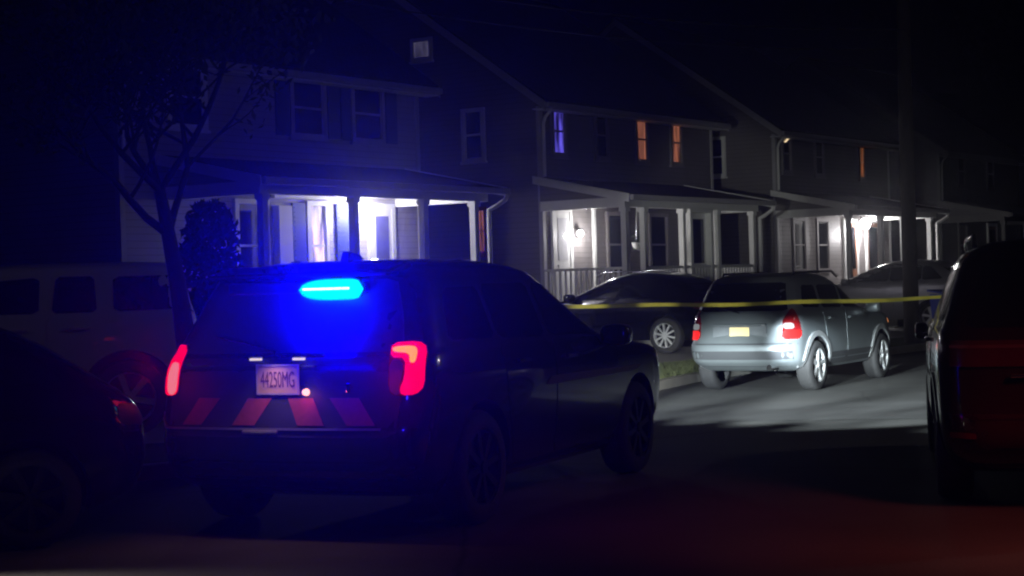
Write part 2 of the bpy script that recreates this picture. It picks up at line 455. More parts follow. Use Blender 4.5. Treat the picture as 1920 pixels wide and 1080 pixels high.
# tail lamps
M_tail = emit('tail_lamp_red', (1, .0, .03), 1.0)
M_hot = emit('tail_lamp_hot', (1, .30, .03), 1.15)
M_pink = emit('tail_lamp_pink', (1, .20, .24), .85)
M_rev = pbr('reverse_lens', (.16, .10, .13), .5)
for sg in (-1, 1):
    az = -sg*14
    def rot(pts): return [(sg*y, z) for y, z in pts]
    tl = pc.patch('tail_lamp', rot([(.785,1.25),(.955,1.255),(1.005,1.21),(1.005,.96),(.955,.915),(.82,.915),(.785,.95)]), az, M_redlens, off=.014, res=.05)
    if sg < 0:
        pc.patch('lit_lens', rot([(.79,1.247),(.95,1.252),(1.0,1.21),(1.0,.97),(.95,.92),(.865,.92),(.855,.96),(.885,1.03),(.885,1.15),(.79,1.155)]), az, M_tail, off=.02, parent=tl, res=.05, thick=.006)
        pc.patch('hot_strip', rot([(.80,1.222),(.925,1.225),(.95,1.195),(.945,1.12),(.912,1.12),(.905,1.18),(.80,1.19)]), az, M_hot, off=.024, parent=tl, res=.05, thick=.004)
        pc.patch('reverse_lens', rot([(.79,1.14),(.87,1.135),(.868,1.03),(.845,.965),(.85,.925),(.825,.922),(.79,.955)]), az, M_rev, off=.018, parent=tl, res=.05, thick=.004)
    else:
        pc.patch('lit_lens', rot([(.79,1.247),(.95,1.252),(1.0,1.21),(1.0,.97),(.95,.92),(.825,.92),(.79,.955)]), az, M_tail, off=.018, parent=tl, res=.05, thick=.004)
        pc.patch('reverse_lens', rot([(.80,1.13),(.89,1.14),(.915,1.08),(.905,.95),(.87,.925),(.83,.925),(.80,.96)]), az, M_pink, off=.024, parent=tl, res=.05, thick=.006)
# plate, plate lamps, handle trim
M_plate = pbr('plate_cream', (.60, .40, .26), .45, var=.12, scale=10)
px = pc.at_rear(0, 1.02)-.022
PY = -.01
pl = MB().box(px-.004, px+.006, PY-.152, PY+.152, .935, 1.115).build('licence_plate', M_plate, tg, bevel=.006)
pf = MB()
for a, b, c, d in ((-.158,.158,1.111,1.122),(-.158,.158,.928,.939),(-.158,-.147,.939,1.111),(.147,.158,.939,1.111)): pf.box(px-.010, px+.002, PY+a, PY+b, c, d)
pf.build('plate_frame', pbr('plate_frame_grey', (.4, .38, .38), .4), pl)
mrx = Matrix.Translation((px-.006, PY, 1.02)) @ Matrix(((0,0,-1,0),(-1,0,0,0),(0,1,0,0),(0,0,0,1)))
M_ink = pbr('plate_ink', (.12, .03, .08), .6)
text_mesh('plate_characters', '44250MG', .145, M_ink, pl, mrx, width=.25)
M_pl = emit('plate_lamp_lit', (1, .8, .75), .8)
for y in (.17, -.15): MB().box(px-.015, px+.01, PY+y-.05, PY+y+.03, 1.148, 1.162).build('plate_lamp', M_pl, tg)
lamp('plate_light', 'SPOT', (px-.10, PY, 1.20), 6.5, (1, .56, .36), pc.root, size=.05, spot_size=R(140), spot_blend=1, rot=(0, R(18), 0))
MB().box(px-.012, px+.015, -.36, .36, 1.165, 1.19).build('plate_hood', P_black, tg, bevel=.008)
# bumper with its reflective slanted tape, lower trim line
M_tape = pbr('red_reflective_tape', (.34, .06, .055), .4, var=.25, scale=30)
bp = pc.rear('bumper', [(-.98,.30),(.98,.30),(1.0,.72),(-1.0,.72)], pbr('bumper_black', (.012, .012, .014), .65), off=.004, res=.08)
SL = [((.72,.57),(.61,.44)), ((.32,.15),(.22,.04)), ((-.17,-.36),(-.08,-.26)), ((-.52,-.71),(-.38,-.58))]
for (b0, b1), (t0, t1) in SL:
    pc.rear('reflective_stripe', [(b1,.735),(b0,.735),(t0,.905),(t1,.905)], M_tape, off=.012, parent=bp, res=.06, thick=.006)
M_trim = pbr('bumper_trim', (.45, .45, .47), .3, .6)
pc.rear('trim_line', [(-.75,.705),(.90,.705),(1.0,.80),(.985,.805),(.89,.719),(-.75,.719)], M_trim, off=.014, parent=bp, res=.05, thick=.006)
MB().box(-.02, .05, -.03, .23, .68, .706).build('tow_cover', M_trim, bp, bevel=.01)
MB().tube([(pc.at_rear(.05,1.2)-.02,.05,1.20),(pc.at_rear(.3,1.26)-.02,.30,1.26),(pc.at_rear(.55,1.30)-.015,.55,1.30)], .010, 6).build('rear_wiper', M_black, pc.root)
mk = emit('red_glint_emit', (1, .35, .3), 2.2)
MB().lathe([(.001,-.03),(.02,-.025),(.024,0)], 'x', 12, (px-.01, PY-.215, .945)).build('red_glint', mk, tg)  # glowing dot painting the glint of a red light
lamp('glint_spill', 'POINT', (px-.07, PY-.23, .915), .16, (1, .12, .06), pc.root, size=.02)  # added light spilling from the painted glint
M_badge = pbr('badge_chrome', (.8, .8, .82), .1, 1)
MB().box(px+.008, px+.02, PY-.52, PY-.49, .94, 1.0).build('badge', M_badge, tg, bevel=.004)
# sides
for sg in (-1, 1):
    pc.side('side_window', [(.62,1.24),(1.30,1.23),(1.30,1.585),(.80,1.58)], M_dglass, sg)
    d1 = pc.side('door', [(1.50,.36),(2.20,.36),(2.20,1.18),(1.32,1.18),(1.36,.85)], P_black, sg, off=.005, res=.1)
    pc.side('window', [(1.37,1.225),(2.16,1.21),(2.16,1.60),(1.37,1.60)], M_dglass, sg, parent=d1)
    d2 = pc.side('door', [(2.23,.36),(3.45,.36),(3.52,1.12),(3.3,1.17),(2.23,1.18)], P_black, sg, off=.005, res=.1)
    pc.side('window', [(2.26,1.21),(3.30,1.19),(2.75,1.57),(2.26,1.60)], M_dglass, sg, parent=d2)
    pc.handle(1.62, 1.06, sg, d1, P_black); pc.handle(2.5, 1.05, sg, d2, P_black)
    pc.mirror(3.22, 1.17, P_black, sg)
    dec = pbr('dim_red_decal', (.09, .02, .02), .3, var=.9, scale=14)
    pc.side('reflective_decal', [(2.0,.86),(3.9,.86),(4.05,.90),(2.1,.92)], dec, sg, off=.012, thick=.004)
    pc.side('sill_trim', [(1.45,.30),(3.5,.30),(3.5,.345),(1.45,.345)], M_black, sg, off=.008)
    hl = pc.patch('headlamp', [(-sg*y, z) for y, z in ((.55,.84),(.90,.86),(.93,.96),(.58,.95))], 180, M_clear, off=.01, res=.06)
pc.front('windshield', [(-.80,1.19),(.80,1.19),(.62,1.62),(-.62,1.62)], M_dglass, res=.1)
pc.front('grille', [(-.5,.58),(.5,.58),(.52,.9),(-.52,.9)], M_black, off=.01, res=.1)
fx = 1.15
MB().prism([(fx-.14,1.77),(fx+.16,1.78),(fx+.05,1.83),(fx-.09,1.85)], 'y', .0, .06).build('roof_antenna', M_black, pc.root, bevel=.008)
MB().box(.92, 1.02, .36, .40, 1.74, 1.79).build('roof_antenna', M_black, pc.root, bevel=.01)

# ---- silver SUV ----------------------------------------------------------
P_silver = pbr('silver_paint', (.30, .335, .355), .32, .5, coat=.4, var=.06)
P_clad = pbr('grey_cladding', (.07, .073, .08), .55, var=.1)
L = 4.5
keys = [(.30,.34,L-.3,.80),(.38,.14,L-.12,.86),(.46,.03,L-.05,.89),(.58,.0,L,.905),(.68,.0,L,.91),(.74,.05,L-.02,.90),(.85,.09,L-.05,.90),(.97,.10,L-.12,.895),(1.03,.11,L-.30,.89),
        (1.07,.12,L-.75,.88),(1.11,.135,L-1.15,.865),(1.16,.155,L-1.32,.845),(1.30,.22,L-1.58,.80),(1.45,.31,L-1.86,.755),(1.56,.385,L-2.1,.715),(1.63,.45,L-2.3,.66),(1.675,.6,L-2.6,.55),(1.70,.95,L-2.9,.3)]
sv = Car('silver_suv', 'silver grey SUV parked at the kerb behind the yellow tape, its rear lit by headlights', 'car', (3.04, 23.48, 0), 31, keys, (.86, 3.52), .355, P_silver, ra=.42)
sv.root.scale = (1, .92, .96)
sv.add_wheels(5, M_alloy, inset=.0)
tg = sv.rear('tailgate', [(-.70,.72),(.70,.72),(.72,.9),(.70,1.13),(-.70,1.13),(-.72,.9)], P_silver, off=.006, res=.1)
sv.rear('rear_window', [(-.70,1.16),(.70,1.16),(.64,1.35),(.58,1.56),(-.58,1.56),(-.64,1.35)], M_dglass, off=.006, res=.08)
rx = sv.at_rear(0, .9)
rec = MB().box(rx-.016, rx, -.43, .43, .765, .955).build('plate_recess', pbr('recess_grey', (.25, .27, .29), .4, .2), tg, bevel=.01)
MB().box(rx-.05, rx, -.43, .43, .955, .99).build('handle_bar', P_silver, tg, bevel=.012)
M_yel = emit('plate_yellow_glow', (1, .80, .38), .55, base=(.85, .75, .4))  # glow painted in for light thrown back by the reflective plate
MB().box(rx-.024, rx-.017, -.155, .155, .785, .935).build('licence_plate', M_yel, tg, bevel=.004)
MB().box(rx-.06, rx-.03, -.42, -.37, .955, .97).build('plate_lamp', M_clear, tg)
sv.rear('bumper', [(-.87,.37),(.87,.37),(.885,.60),(-.885,.60)], P_clad, off=.008, res=.08)
sv.rear('bumper_step', [(-.85,.69),(.85,.69),(.85,.705),(-.85,.705)], P_clad, off=.004, res=.08)
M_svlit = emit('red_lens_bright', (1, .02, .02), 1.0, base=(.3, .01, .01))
for sg in (-1, 1):
    def q(pts): return [(sg*y, z-.04) for y, z in pts]
    tl = sv.patch('tail_lamp', q([(.63,.80),(.86,.80),(.93,.84),(.90,1.04),(.84,1.20),(.78,1.24),(.65,1.08)]), -sg*28, M_redlens, off=.014, res=.05)
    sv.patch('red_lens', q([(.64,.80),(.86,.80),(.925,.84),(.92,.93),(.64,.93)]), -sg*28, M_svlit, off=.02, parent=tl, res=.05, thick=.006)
    cl = sv.patch('clear_lens', q([(.65,.945),(.82,.945),(.80,1.03),(.65,1.03)]), -sg*28, emit('clear_lens_glint', (.95, .95, 1), 1.2) if sg < 0 else emit('clear_lens_faint_glint', (.9, .95, 1), .22), off=.03, parent=tl, res=.05, thick=.006)  # emission paints a reflected hot spot on the lens
    d1 = sv.side('door', [(1.32,.42),(1.98,.42),(1.98,1.13),(1.14,1.13),(1.2,.86)], P_silver, sg, off=.005, res=.1)
    sv.side('window', [(1.20,1.17),(1.95,1.16),(1.95,1.50),(1.20,1.51)], M_dglass, sg, parent=d1)
    d2 = sv.side('door', [(2.01,.42),(3.02,.42),(3.1,1.08),(2.98,1.12),(2.01,1.13)], P_silver, sg, off=.005, res=.1)
    sv.side('window', [(2.04,1.16),(2.95,1.14),(2.5,1.45),(2.04,1.50)], M_dglass, sg, parent=d2)
    sv.side('side_window', [(.50,1.20),(1.10,1.18),(1.10,1.51),(.68,1.51)], M_dglass, sg)
    sv.handle(1.4, 1.02, sg, d1, P_silver); sv.handle(2.2, 1.01, sg, d2, P_silver)
    sv.side('cladding', [(1.32,.34),(3.03,.34),(3.03,.52),(1.32,.52)], P_clad, sg, off=.018, res=.1)
    sv.mirror(2.9, 1.14, P_silver, sg)
    for wx in (.86, 3.52):
        arc = [(wx+.50*math.cos(R(a)), .355+.50*math.sin(R(a))) for a in range(0, 181, 12)]+[(wx+.425*math.cos(R(a)), .355+.425*math.sin(R(a))) for a in range(180, -1, -12)]
        sv.side('arch_trim', arc, pbr('arch_grey', (.3, .31, .32), .5), sg, off=.02, res=.3)
    rl = MB(); rl.tube([(.72, sg*.57, 1.60), (.8, sg*.57, 1.695), (2.3, sg*.55, 1.70), (2.5, sg*.55, 1.62)], .018)
    rl.build('roof_rail', M_black, sv.root, smooth=50)
    mk = sv.side('side_marker', [(4.02,.86),(4.14,.86),(4.14,.93),(4.02,.93)], emit('amber_marker', (1, .35, .12), .9), sg, off=.012)
    sv.patch('headlamp', [(-sg*y, z) for y, z in ((.45,.78),(.84,.80),(.86,.95),(.47,.93))], 180, M_clear, off=.01, res=.06)
sv.front('windshield', [(-.72,1.18),(.72,1.18),(.58,1.56),(-.58,1.56)], M_dglass, res=.1)
MB().lathe([(.035,-.05),(.042,-.05),(.042,.3)], 'x', 16, (.03, -.50, .37)).build('exhaust_tip', M_chrome, sv.root, smooth=40)
MB().tube([(.86,-.75,.34),(.86,.75,.34)], .05).tube([(.3,-.45,.36),(1.6,-.35,.30),(2.6,-.3,.32)], .06).build('rear_axle', M_black, sv.root, smooth=50)
MB().tube([(rx-.01,.0,1.14),(rx-.02,.25,1.20),(rx+.02,.42,1.24)], .009).build('rear_wiper', M_black, sv.root)

# ---- generic cars: crossovers, full size SUV, hatchback -------------------
def side_set(c, win, doors, paint, rearwin=None, handle_z=1.0):
    for sg in (-1, 1):
        ds = []
        for d in doors: ds.append(c.side('door', d, paint, sg, off=.005, res=.1))
        for i, w in enumerate(win):
            par = ds[i-1] if 0 < i <= len(ds) else None
            c.side('window' if par else 'side_window', w, M_dglass, sg, parent=par, res=.09)
        for d, o in zip(doors, ds):
            c.handle(min(p[0] for p in d)+.25, handle_z, sg, o, paint)
# black crossover in the driveway
P_dk = pbr('dark_navy_paint', (.006, .0065, .009), .12, coat=.4, var=.1)
L = 4.7
keys = [(.26,.30,L-.28,.80),(.36,.10,L-.1,.88),(.48,.02,L-.03,.91),(.62,.0,L,.925),(.72,.03,L,.93),(.85,.07,L-.04,.93),(.97,.10,L-.15,.925),(1.02,.12,L-.45,.91),(1.06,.14,L-.95,.90),(1.10,.18,L-1.2,.885),
        (1.20,.32,L-1.45,.85),(1.33,.52,L-1.75,.80),(1.45,.75,L-2.05,.745),(1.53,.98,L-2.3,.69),(1.585,1.25,L-2.6,.6),(1.61,1.6,L-2.9,.35)]
VW = math.degrees(math.atan2(-.819, .574))
bk = Car('black_suv', 'black crossover with bright alloy wheels parked in the driveway left of the silver SUV', 'car', (4.25, 33.9, .125), VW, keys, (.95, 3.75), .355, P_dk)
bk.add_wheels(10, M_alloy, inset=.0)
side_set(bk, [[(.62,1.15),(1.15,1.13),(1.15,1.46),(.98,1.43)], [(1.19,1.13),(2.0,1.12),(2.0,1.51),(1.19,1.48)], [(2.04,1.12),(3.1,1.10),(2.55,1.44),(2.04,1.51)]],
         [[(1.42,.36),(2.02,.36),(2.02,1.09),(1.17,1.09),(1.27,.85)], [(2.05,.36),(3.25,.36),(3.3,1.04),(3.1,1.08),(2.05,1.09)]], P_dk)
bk.rear('rear_window', [(-.72,1.08),(.72,1.08),(.60,1.48),(-.60,1.48)], M_dglass, res=.1)
bk.front('windshield', [(-.75,1.13),(.75,1.13),(.58,1.5),(-.58,1.5)], pbr('teal_glass', (.03, .045, .05), .08), res=.1)
for sg in (-1, 1):
    bk.patch('tail_lamp', [(sg*y, z) for y, z in ((.62,.84),(.93,.86),(.92,1.0),(.64,1.0))], -sg*28, M_redlens, off=.012, res=.05)
    bk.patch('headlamp', [(-sg*y, z) for y, z in ((.5,.76),(.86,.78),(.88,.92),(.52,.88))], 180, M_clear, off=.01, res=.06)
    bk.mirror(3.05, 1.12, P_dk, sg)
    MB().tube([(1.5, sg*.62, 1.585), (1.65, sg*.62, 1.64), (2.5, sg*.62, 1.62), (2.65, sg*.62, 1.54)], .016).build('roof_rail', M_chrome, bk.root, smooth=50)
# white full size SUV at far left
P_wh = pbr('white_paint', (.62, .62, .62), .3, coat=.5, var=.06)
L = 4.5
keys = [(.34,.28,L-.28,.86),(.46,.05,L-.08,.93),(.60,.0,L,.95),(.75,.0,L,.96),(.90,.03,L,.97),(1.10,.04,L-.03,.97),(1.18,.05,L-.15,.96),(1.22,.06,L-.6,.95),(1.26,.07,L-1.05,.935),(1.32,.09,L-1.2,.92),
        (1.45,.12,L-1.35,.89),(1.60,.155,L-1.55,.86),(1.70,.19,L-1.75,.83),(1.76,.23,L-1.9,.79),(1.80,.35,L-2.2,.65),(1.82,.7,L-2.5,.4)]
WSY = math.degrees(math.atan2(-.97, -.24))
ws = Car('white_suv', 'white square-backed SUV half hidden behind the tree at far left', 'car', (-3.42, 18.9, .125), WSY, keys, (.80, 3.5), .40, P_wh, ra=.50, taper=.02)
ws.add_wheels(6, M_alloy)
side_set(ws, [[(.20,1.31),(.93,1.30),(.93,1.66),(.25,1.66)], [(1.10,1.30),(1.55,1.30),(1.50,1.67),(1.12,1.67)], [(1.68,1.30),(2.95,1.31),(2.65,1.60),(1.66,1.67)]],
         [[(1.35,.42),(1.60,.42),(1.60,1.27),(1.02,1.27),(1.2,.9)], [(1.63,.42),(2.95,.42),(3.0,1.2),(2.95,1.25),(1.63,1.27)]], P_wh, handle_z=1.14)
ws.rear('rear_window', [(-.78,1.26),(.78,1.26),(.70,1.68),(-.70,1.68)], M_dglass, res=.1)
ws.front('windshield', [(-.8,1.33),(.8,1.33),(.7,1.68),(-.7,1.68)], M_dglass, res=.1)
for sg in (-1, 1):
    ws.patch('tail_lamp', [(sg*y, z) for y, z in ((.82,.85),(.95,.85),(.93,1.2),(.82,1.2))], -sg*25, M_redlens, off=.012, res=.05)
    ws.patch('headlamp', [(-sg*y, z) for y, z in ((.55,.9),(.90,.9),(.91,1.08),(.55,1.08))], 180, M_clear, off=.01, res=.06)
    ws.mirror(3.1, 1.3, P_wh, sg)
# pale SUV beyond the pole
P_pale = pbr('pale_grey_paint', (.42, .42, .45), .3, .2, coat=.5, var=.06)
L = 4.6
keys = [(.30,.30,L-.28,.80),(.40,.08,L-.1,.88),(.55,.0,L-.02,.92),(.70,.0,L,.93),(.85,.05,L-.02,.935),(1.0,.08,L-.08,.93),(1.1,.10,L-.25,.925),(1.17,.13,L-.8,.91),(1.22,.18,L-1.1,.895),
        (1.32,.30,L-1.32,.86),(1.45,.48,L-1.62,.81),(1.58,.68,L-1.95,.75),(1.66,.88,L-2.2,.69),(1.72,1.15,L-2.55,.58),(1.75,1.5,L-2.8,.35)]
pa = Car('pale_suv', 'pale grey SUV with dark windows parked behind the wooden pole', 'car', (11.35, 41.8, .125), VW, keys, (.92, 3.65), .36, P_pale)
pa.add_wheels(6, M_alloy)
side_set(pa, [[(.62,1.27),(1.15,1.25),(1.15,1.60),(.95,1.57)], [(1.17,1.25),(1.98,1.24),(1.98,1.655),(1.17,1.61)], [(2.0,1.24),(3.15,1.23),(2.5,1.60),(2.0,1.655)]],
         [[(1.42,.4),(2.0,.4),(2.0,1.21),(1.15,1.21),(1.27,.9)], [(2.03,.4),(3.2,.4),(3.25,1.16),(3.1,1.2),(2.03,1.21)]], P_pale, handle_z=1.08)
pa.rear('rear_window', [(-.70,1.22),(.70,1.22),(.58,1.62),(-.58,1.62)], M_dglass, res=.1)
pa.front('windshield', [(-.72,1.25),(.72,1.25),(.58,1.62),(-.58,1.62)], M_dglass, res=.1)
for sg in (-1, 1):
    pa.patch('tail_lamp', [(sg*y, z) for y, z in ((.66,.95),(.93,.97),(.9,1.15),(.66,1.13))], -sg*28, M_redlens, off=.012, res=.05)
    pa.patch('headlamp', [(-sg*y, z) for y, z in ((.5,.85),(.86,.87),(.88,1.0),(.52,.98))], 180, M_clear, off=.01, res=.06)
    pa.mirror(3.05, 1.24, P_pale, sg)
# maroon SUV at right edge
P_mar = pbr('maroon_paint', (.026, .007, .007), .2, coat=.8, var=.12)
L = 5.1
keys = [(.26,.30,L-.28,.84),(.36,.10,L-.1,.92),(.50,.0,L-.03,.955),(.64,.0,L,.965),(.74,.04,L,.97),(.90,.07,L-.02,.975),(1.05,.085,L-.08,.97),(1.13,.095,L-.25,.96),(1.17,.11,L-.7,.95),(1.21,.13,L-1.3,.93),
        (1.30,.17,L-1.55,.895),(1.42,.23,L-1.8,.855),(1.55,.30,L-2.05,.81),(1.66,.37,L-2.3,.76),(1.73,.45,L-2.5,.69),(1.78,.62,L-2.8,.58),(1.81,1.1,L-3.1,.3)]
mr = Car('maroon_suv', 'dark maroon SUV cut off by the right edge with a full width tail lamp', 'car', (3.66, 10.95, 0), 12.5, keys, (1.0, 4.04), .39, P_mar, ra=.46)
mr.add_wheels(5, M_black)
mr.rear('tailgate', [(-.80,.62),(.80,.62),(.82,.9),(.80,1.19),(-.80,1.19),(-.82,.9)], P_mar, off=.006, res=.1)
mr.rear('rear_window', [(-.76,1.22),(.76,1.22),(.70,1.42),(.62,1.66),(-.62,1.66),(-.70,1.42)], M_dglass, off=.006, res=.08)
tb = mr.rear('tail_lamp', [(-.90,.965),(.90,.965),(.93,1.0),(.93,1.10),(.88,1.135),(-.88,1.135),(-.93,1.10),(-.93,1.0)], pbr('dark_red_lens', (.08, .006, .006), .2, coat=.5), off=.022, res=.06)
M_dim = emit('dim_red_led', (1, .16, .10), .006, fold=9, base=(.1, .005, .005))
mr.rear('led_band', [(-.87,1.085),(.87,1.085),(.87,1.105),(-.87,1.105)], M_dim, off=.028, parent=tb, thick=.004)
mr.rear('bumper', [(-.93,.32),(.93,.32),(.95,.66),(-.95,.66)], pbr('maroon_bumper', (.035, .008, .008), .35, var=.1), off=.006, res=.08)
mr.rear('lower_valance', [(-.70,.30),(.70,.30),(.62,.44),(-.62,.44)], M_black, off=.014, res=.08)
rx = mr.at_rear(0, .8)
MB().box(rx-.012, rx, -.165, .165, .72, .88).build('licence_plate', M_plate, mr.root, bevel=.004)
MB().box(rx-.04, rx, -.5, .5, .895, .92).build('handle_bar', M_chrome, mr.root, bevel=.008)
side_set(mr, [[(.52,1.26),(1.28,1.25),(1.28,1.60),(.62,1.61)], [(1.32,1.25),(2.15,1.24),(2.15,1.63),(1.32,1.63)], [(2.19,1.24),(3.35,1.22),(2.8,1.56),(2.19,1.63)]],
         [[(1.52,.36),(2.17,.36),(2.17,1.21),(1.3,1.21),(1.38,.9)], [(2.2,.36),(3.45,.36),(3.52,1.14),(3.3,1.2),(2.2,1.21)]], P_mar, handle_z=1.1)
mr.front('windshield', [(-.8,1.24),(.8,1.24),(.64,1.66),(-.64,1.66)], M_dglass, res=.1)
for sg in (-1, 1):
    mr.mirror(3.3, 1.10, P_mar, sg, w=.11, h=.14)
    mr.patch('headlamp', [(-sg*y, z) for y, z in ((.5,.86),(.9,.88),(.92,1.0),(.52,.98))], 180, M_clear, off=.01, res=.06)
    MB().tube([(.85, sg*.66, 1.76), (.95, sg*.66, 1.83), (2.7, sg*.64, 1.83), (2.85, sg*.64, 1.75)], .018).build('roof_rail', M_chrome, mr.root, smooth=50)
    mr.side('arch_trim', [(1.0+.50*math.cos(R(a)), .39+.50*math.sin(R(a))) for a in range(0, 181, 12)]+[(1.0+.465*math.cos(R(a)), .39+.465*math.sin(R(a))) for a in range(180, -1, -12)], P_mar, sg, off=.012, res=.3)
    mr.rear('rear_reflector', [(sg*.72,.50),(sg*.88,.50),(sg*.88,.54),(sg*.72,.54)], M_redlens, off=.016, thick=.006)
# dark hatchback at lower left
L = 4.5
keys = [(.22,.28,L-.28,.78),(.32,.08,L-.1,.85),(.45,.02,L-.03,.87),(.60,.0,L,.88),(.80,.02,L-.02,.885),(.90,.08,L-.1,.88),(.97,.17,L-.5,.87),(1.02,.25,L-.95,.86),(1.10,.37,L-1.2,.84),(1.20,.52,L-1.4,.81),(1.30,.68,L-1.62,.77),
        (1.40,.90,L-1.85,.72),(1.47,1.2,L-2.1,.65),(1.52,1.6,L-2.4,.5),(1.535,1.9,L-2.6,.3)]
M_dark_rim = pbr('dark_rim', (.006, .006, .007), .7)
hb = Car('dark_hatchback', 'unlit black hatchback in deep shadow at the lower left edge', 'car', (-2.62, 12.0, 0), math.degrees(math.atan2(-.94, -.34)), keys, (.8, 3.5), .32, P_dk)
hb.add_wheels(7, M_dark_rim)
side_set(hb, [[(.55,1.06),(1.0,1.04),(1.0,1.34),(.86,1.32)], [(1.04,1.04),(1.9,1.03),(1.9,1.43),(1.04,1.38)], [(1.94,1.03),(3.0,1.01),(2.4,1.36),(1.94,1.43)]],
         [[(1.28,.34),(1.92,.34),(1.92,1.0),(1.02,1.0),(1.1,.75)], [(1.95,.34),(3.05,.34),(3.1,.95),(2.95,.99),(1.95,1.0)]], P_dk, handle_z=.92)
hb.rear('rear_window', [(-.66,1.0),(.66,1.0),(.55,1.42),(-.55,1.42)], M_dglass, res=.1)
hb.front('windshield', [(-.68,1.05),(.68,1.05),(.54,1.42),(-.54,1.42)], M_dglass, res=.1)
for sg in (-1, 1):
    hb.patch('tail_lamp', [(sg*y, z) for y, z in ((.62,.74),(.86,.76),(.84,.9),(.62,.88))], -sg*25, M_black, off=.01, res=.05)
    hb.patch('headlamp', [(-sg*y, z) for y, z in ((.45,.66),(.8,.68),(.82,.8),(.47,.78))], 180, M_clear, off=.01, res=.06)
    hb.mirror(2.95, 1.04, P_dk, sg)

# ------------------------------------------------------------------ houses
U = Vector((math.sin(R(35)), math.cos(R(35)), 0)); V = Vector((-math.cos(R(35)), math.sin(R(35)), 0))
P2 = Vector((.74, 39.43, 0))
D = 2.2; FL = .95; EAVE = 5.85; HW = 8.2; HD = 10.0; PITCH = .70
S_grey = siding('grey_siding', (.34, .32, .34)); S_tan = siding('tan_siding', (.17, .155, .15)); S_white = siding('pale_siding', (.52, .52, .54))
E_blue = emit('blue_lit_blind', (.16, .12, 1), .7, 5); E_orange = emit('orange_lit_curtain', (1, .33, .18), .22, 11)
E_warm = emit('pink_lit_curtain', (1, .80, .88), 1.05, 5); E_dimor = emit('dim_orange_glow', (1, .30, .08), .22, 5)
E_attic = emit('attic_glow', (.40, .36, .62), .13, 3)
E_lamp = emit('porch_lamp_glow', (1, .97, 1), 6)
def window(par, cx, z0, z1, w, pane, face='front', off=0, mull=True, frame=M_white, shutters=0):
    """front windows stand on y=0 (outside is -y); side windows on the x=off wall (outside is -x)"""
    def bx(m, a0, a1, d0, d1, b0, b1):
        if face == 'front': m.box(a0, a1, -d1, -d0, b0, b1)
        else: m.box(off-d1, off-d0, a0, a1, b0, b1)
    fr = MB(); t = .09
    bx(fr, cx-w/2-t, cx-w/2, -.02, .055, z0-t, z1+t); bx(fr, cx+w/2, cx+w/2+t, -.02, .055, z0-t, z1+t)
    bx(fr, cx-w/2, cx+w/2, -.02, .052, z1, z1+t); bx(fr, cx-w/2-t-.03, cx+w/2+t+.03, -.02, .075, z0-t-.05, z0-t+.0)
    bx(fr, cx-w/2, cx+w/2, -.02, .05, z0-t, z0)
    f = fr.build('window', frame, par)
    p = MB(); bx(p, cx-w/2, cx+w/2, .004, .014, z0, z1); p.build('pane', pane, f)
    if mull:
        s = MB(); zm = (z0+z1)/2
        bx(s, cx-w/2, cx+w/2, .012, .036, zm-.022, zm+.022); bx(s, cx-w/2, cx-w/2+.035, .012, .034, z0, z1); bx(s, cx+w/2-.035, cx+w/2, .012, .034, z0, z1)
        s.build('sash', frame, f)
    return f
def shutter(par, x0, x1, z0, z1):
    m = MB(); m.box(x0, x1, -.045, -.0, z0, z1)
    k = int((z1-z0)/.09)
    for i in range(k): m.box(x0+.04, x1-.04, -.055, -.04, z0+.04+i*.09, z0+.10+i*.09-.03)
    return m.build('shutter', M_shutter, par)
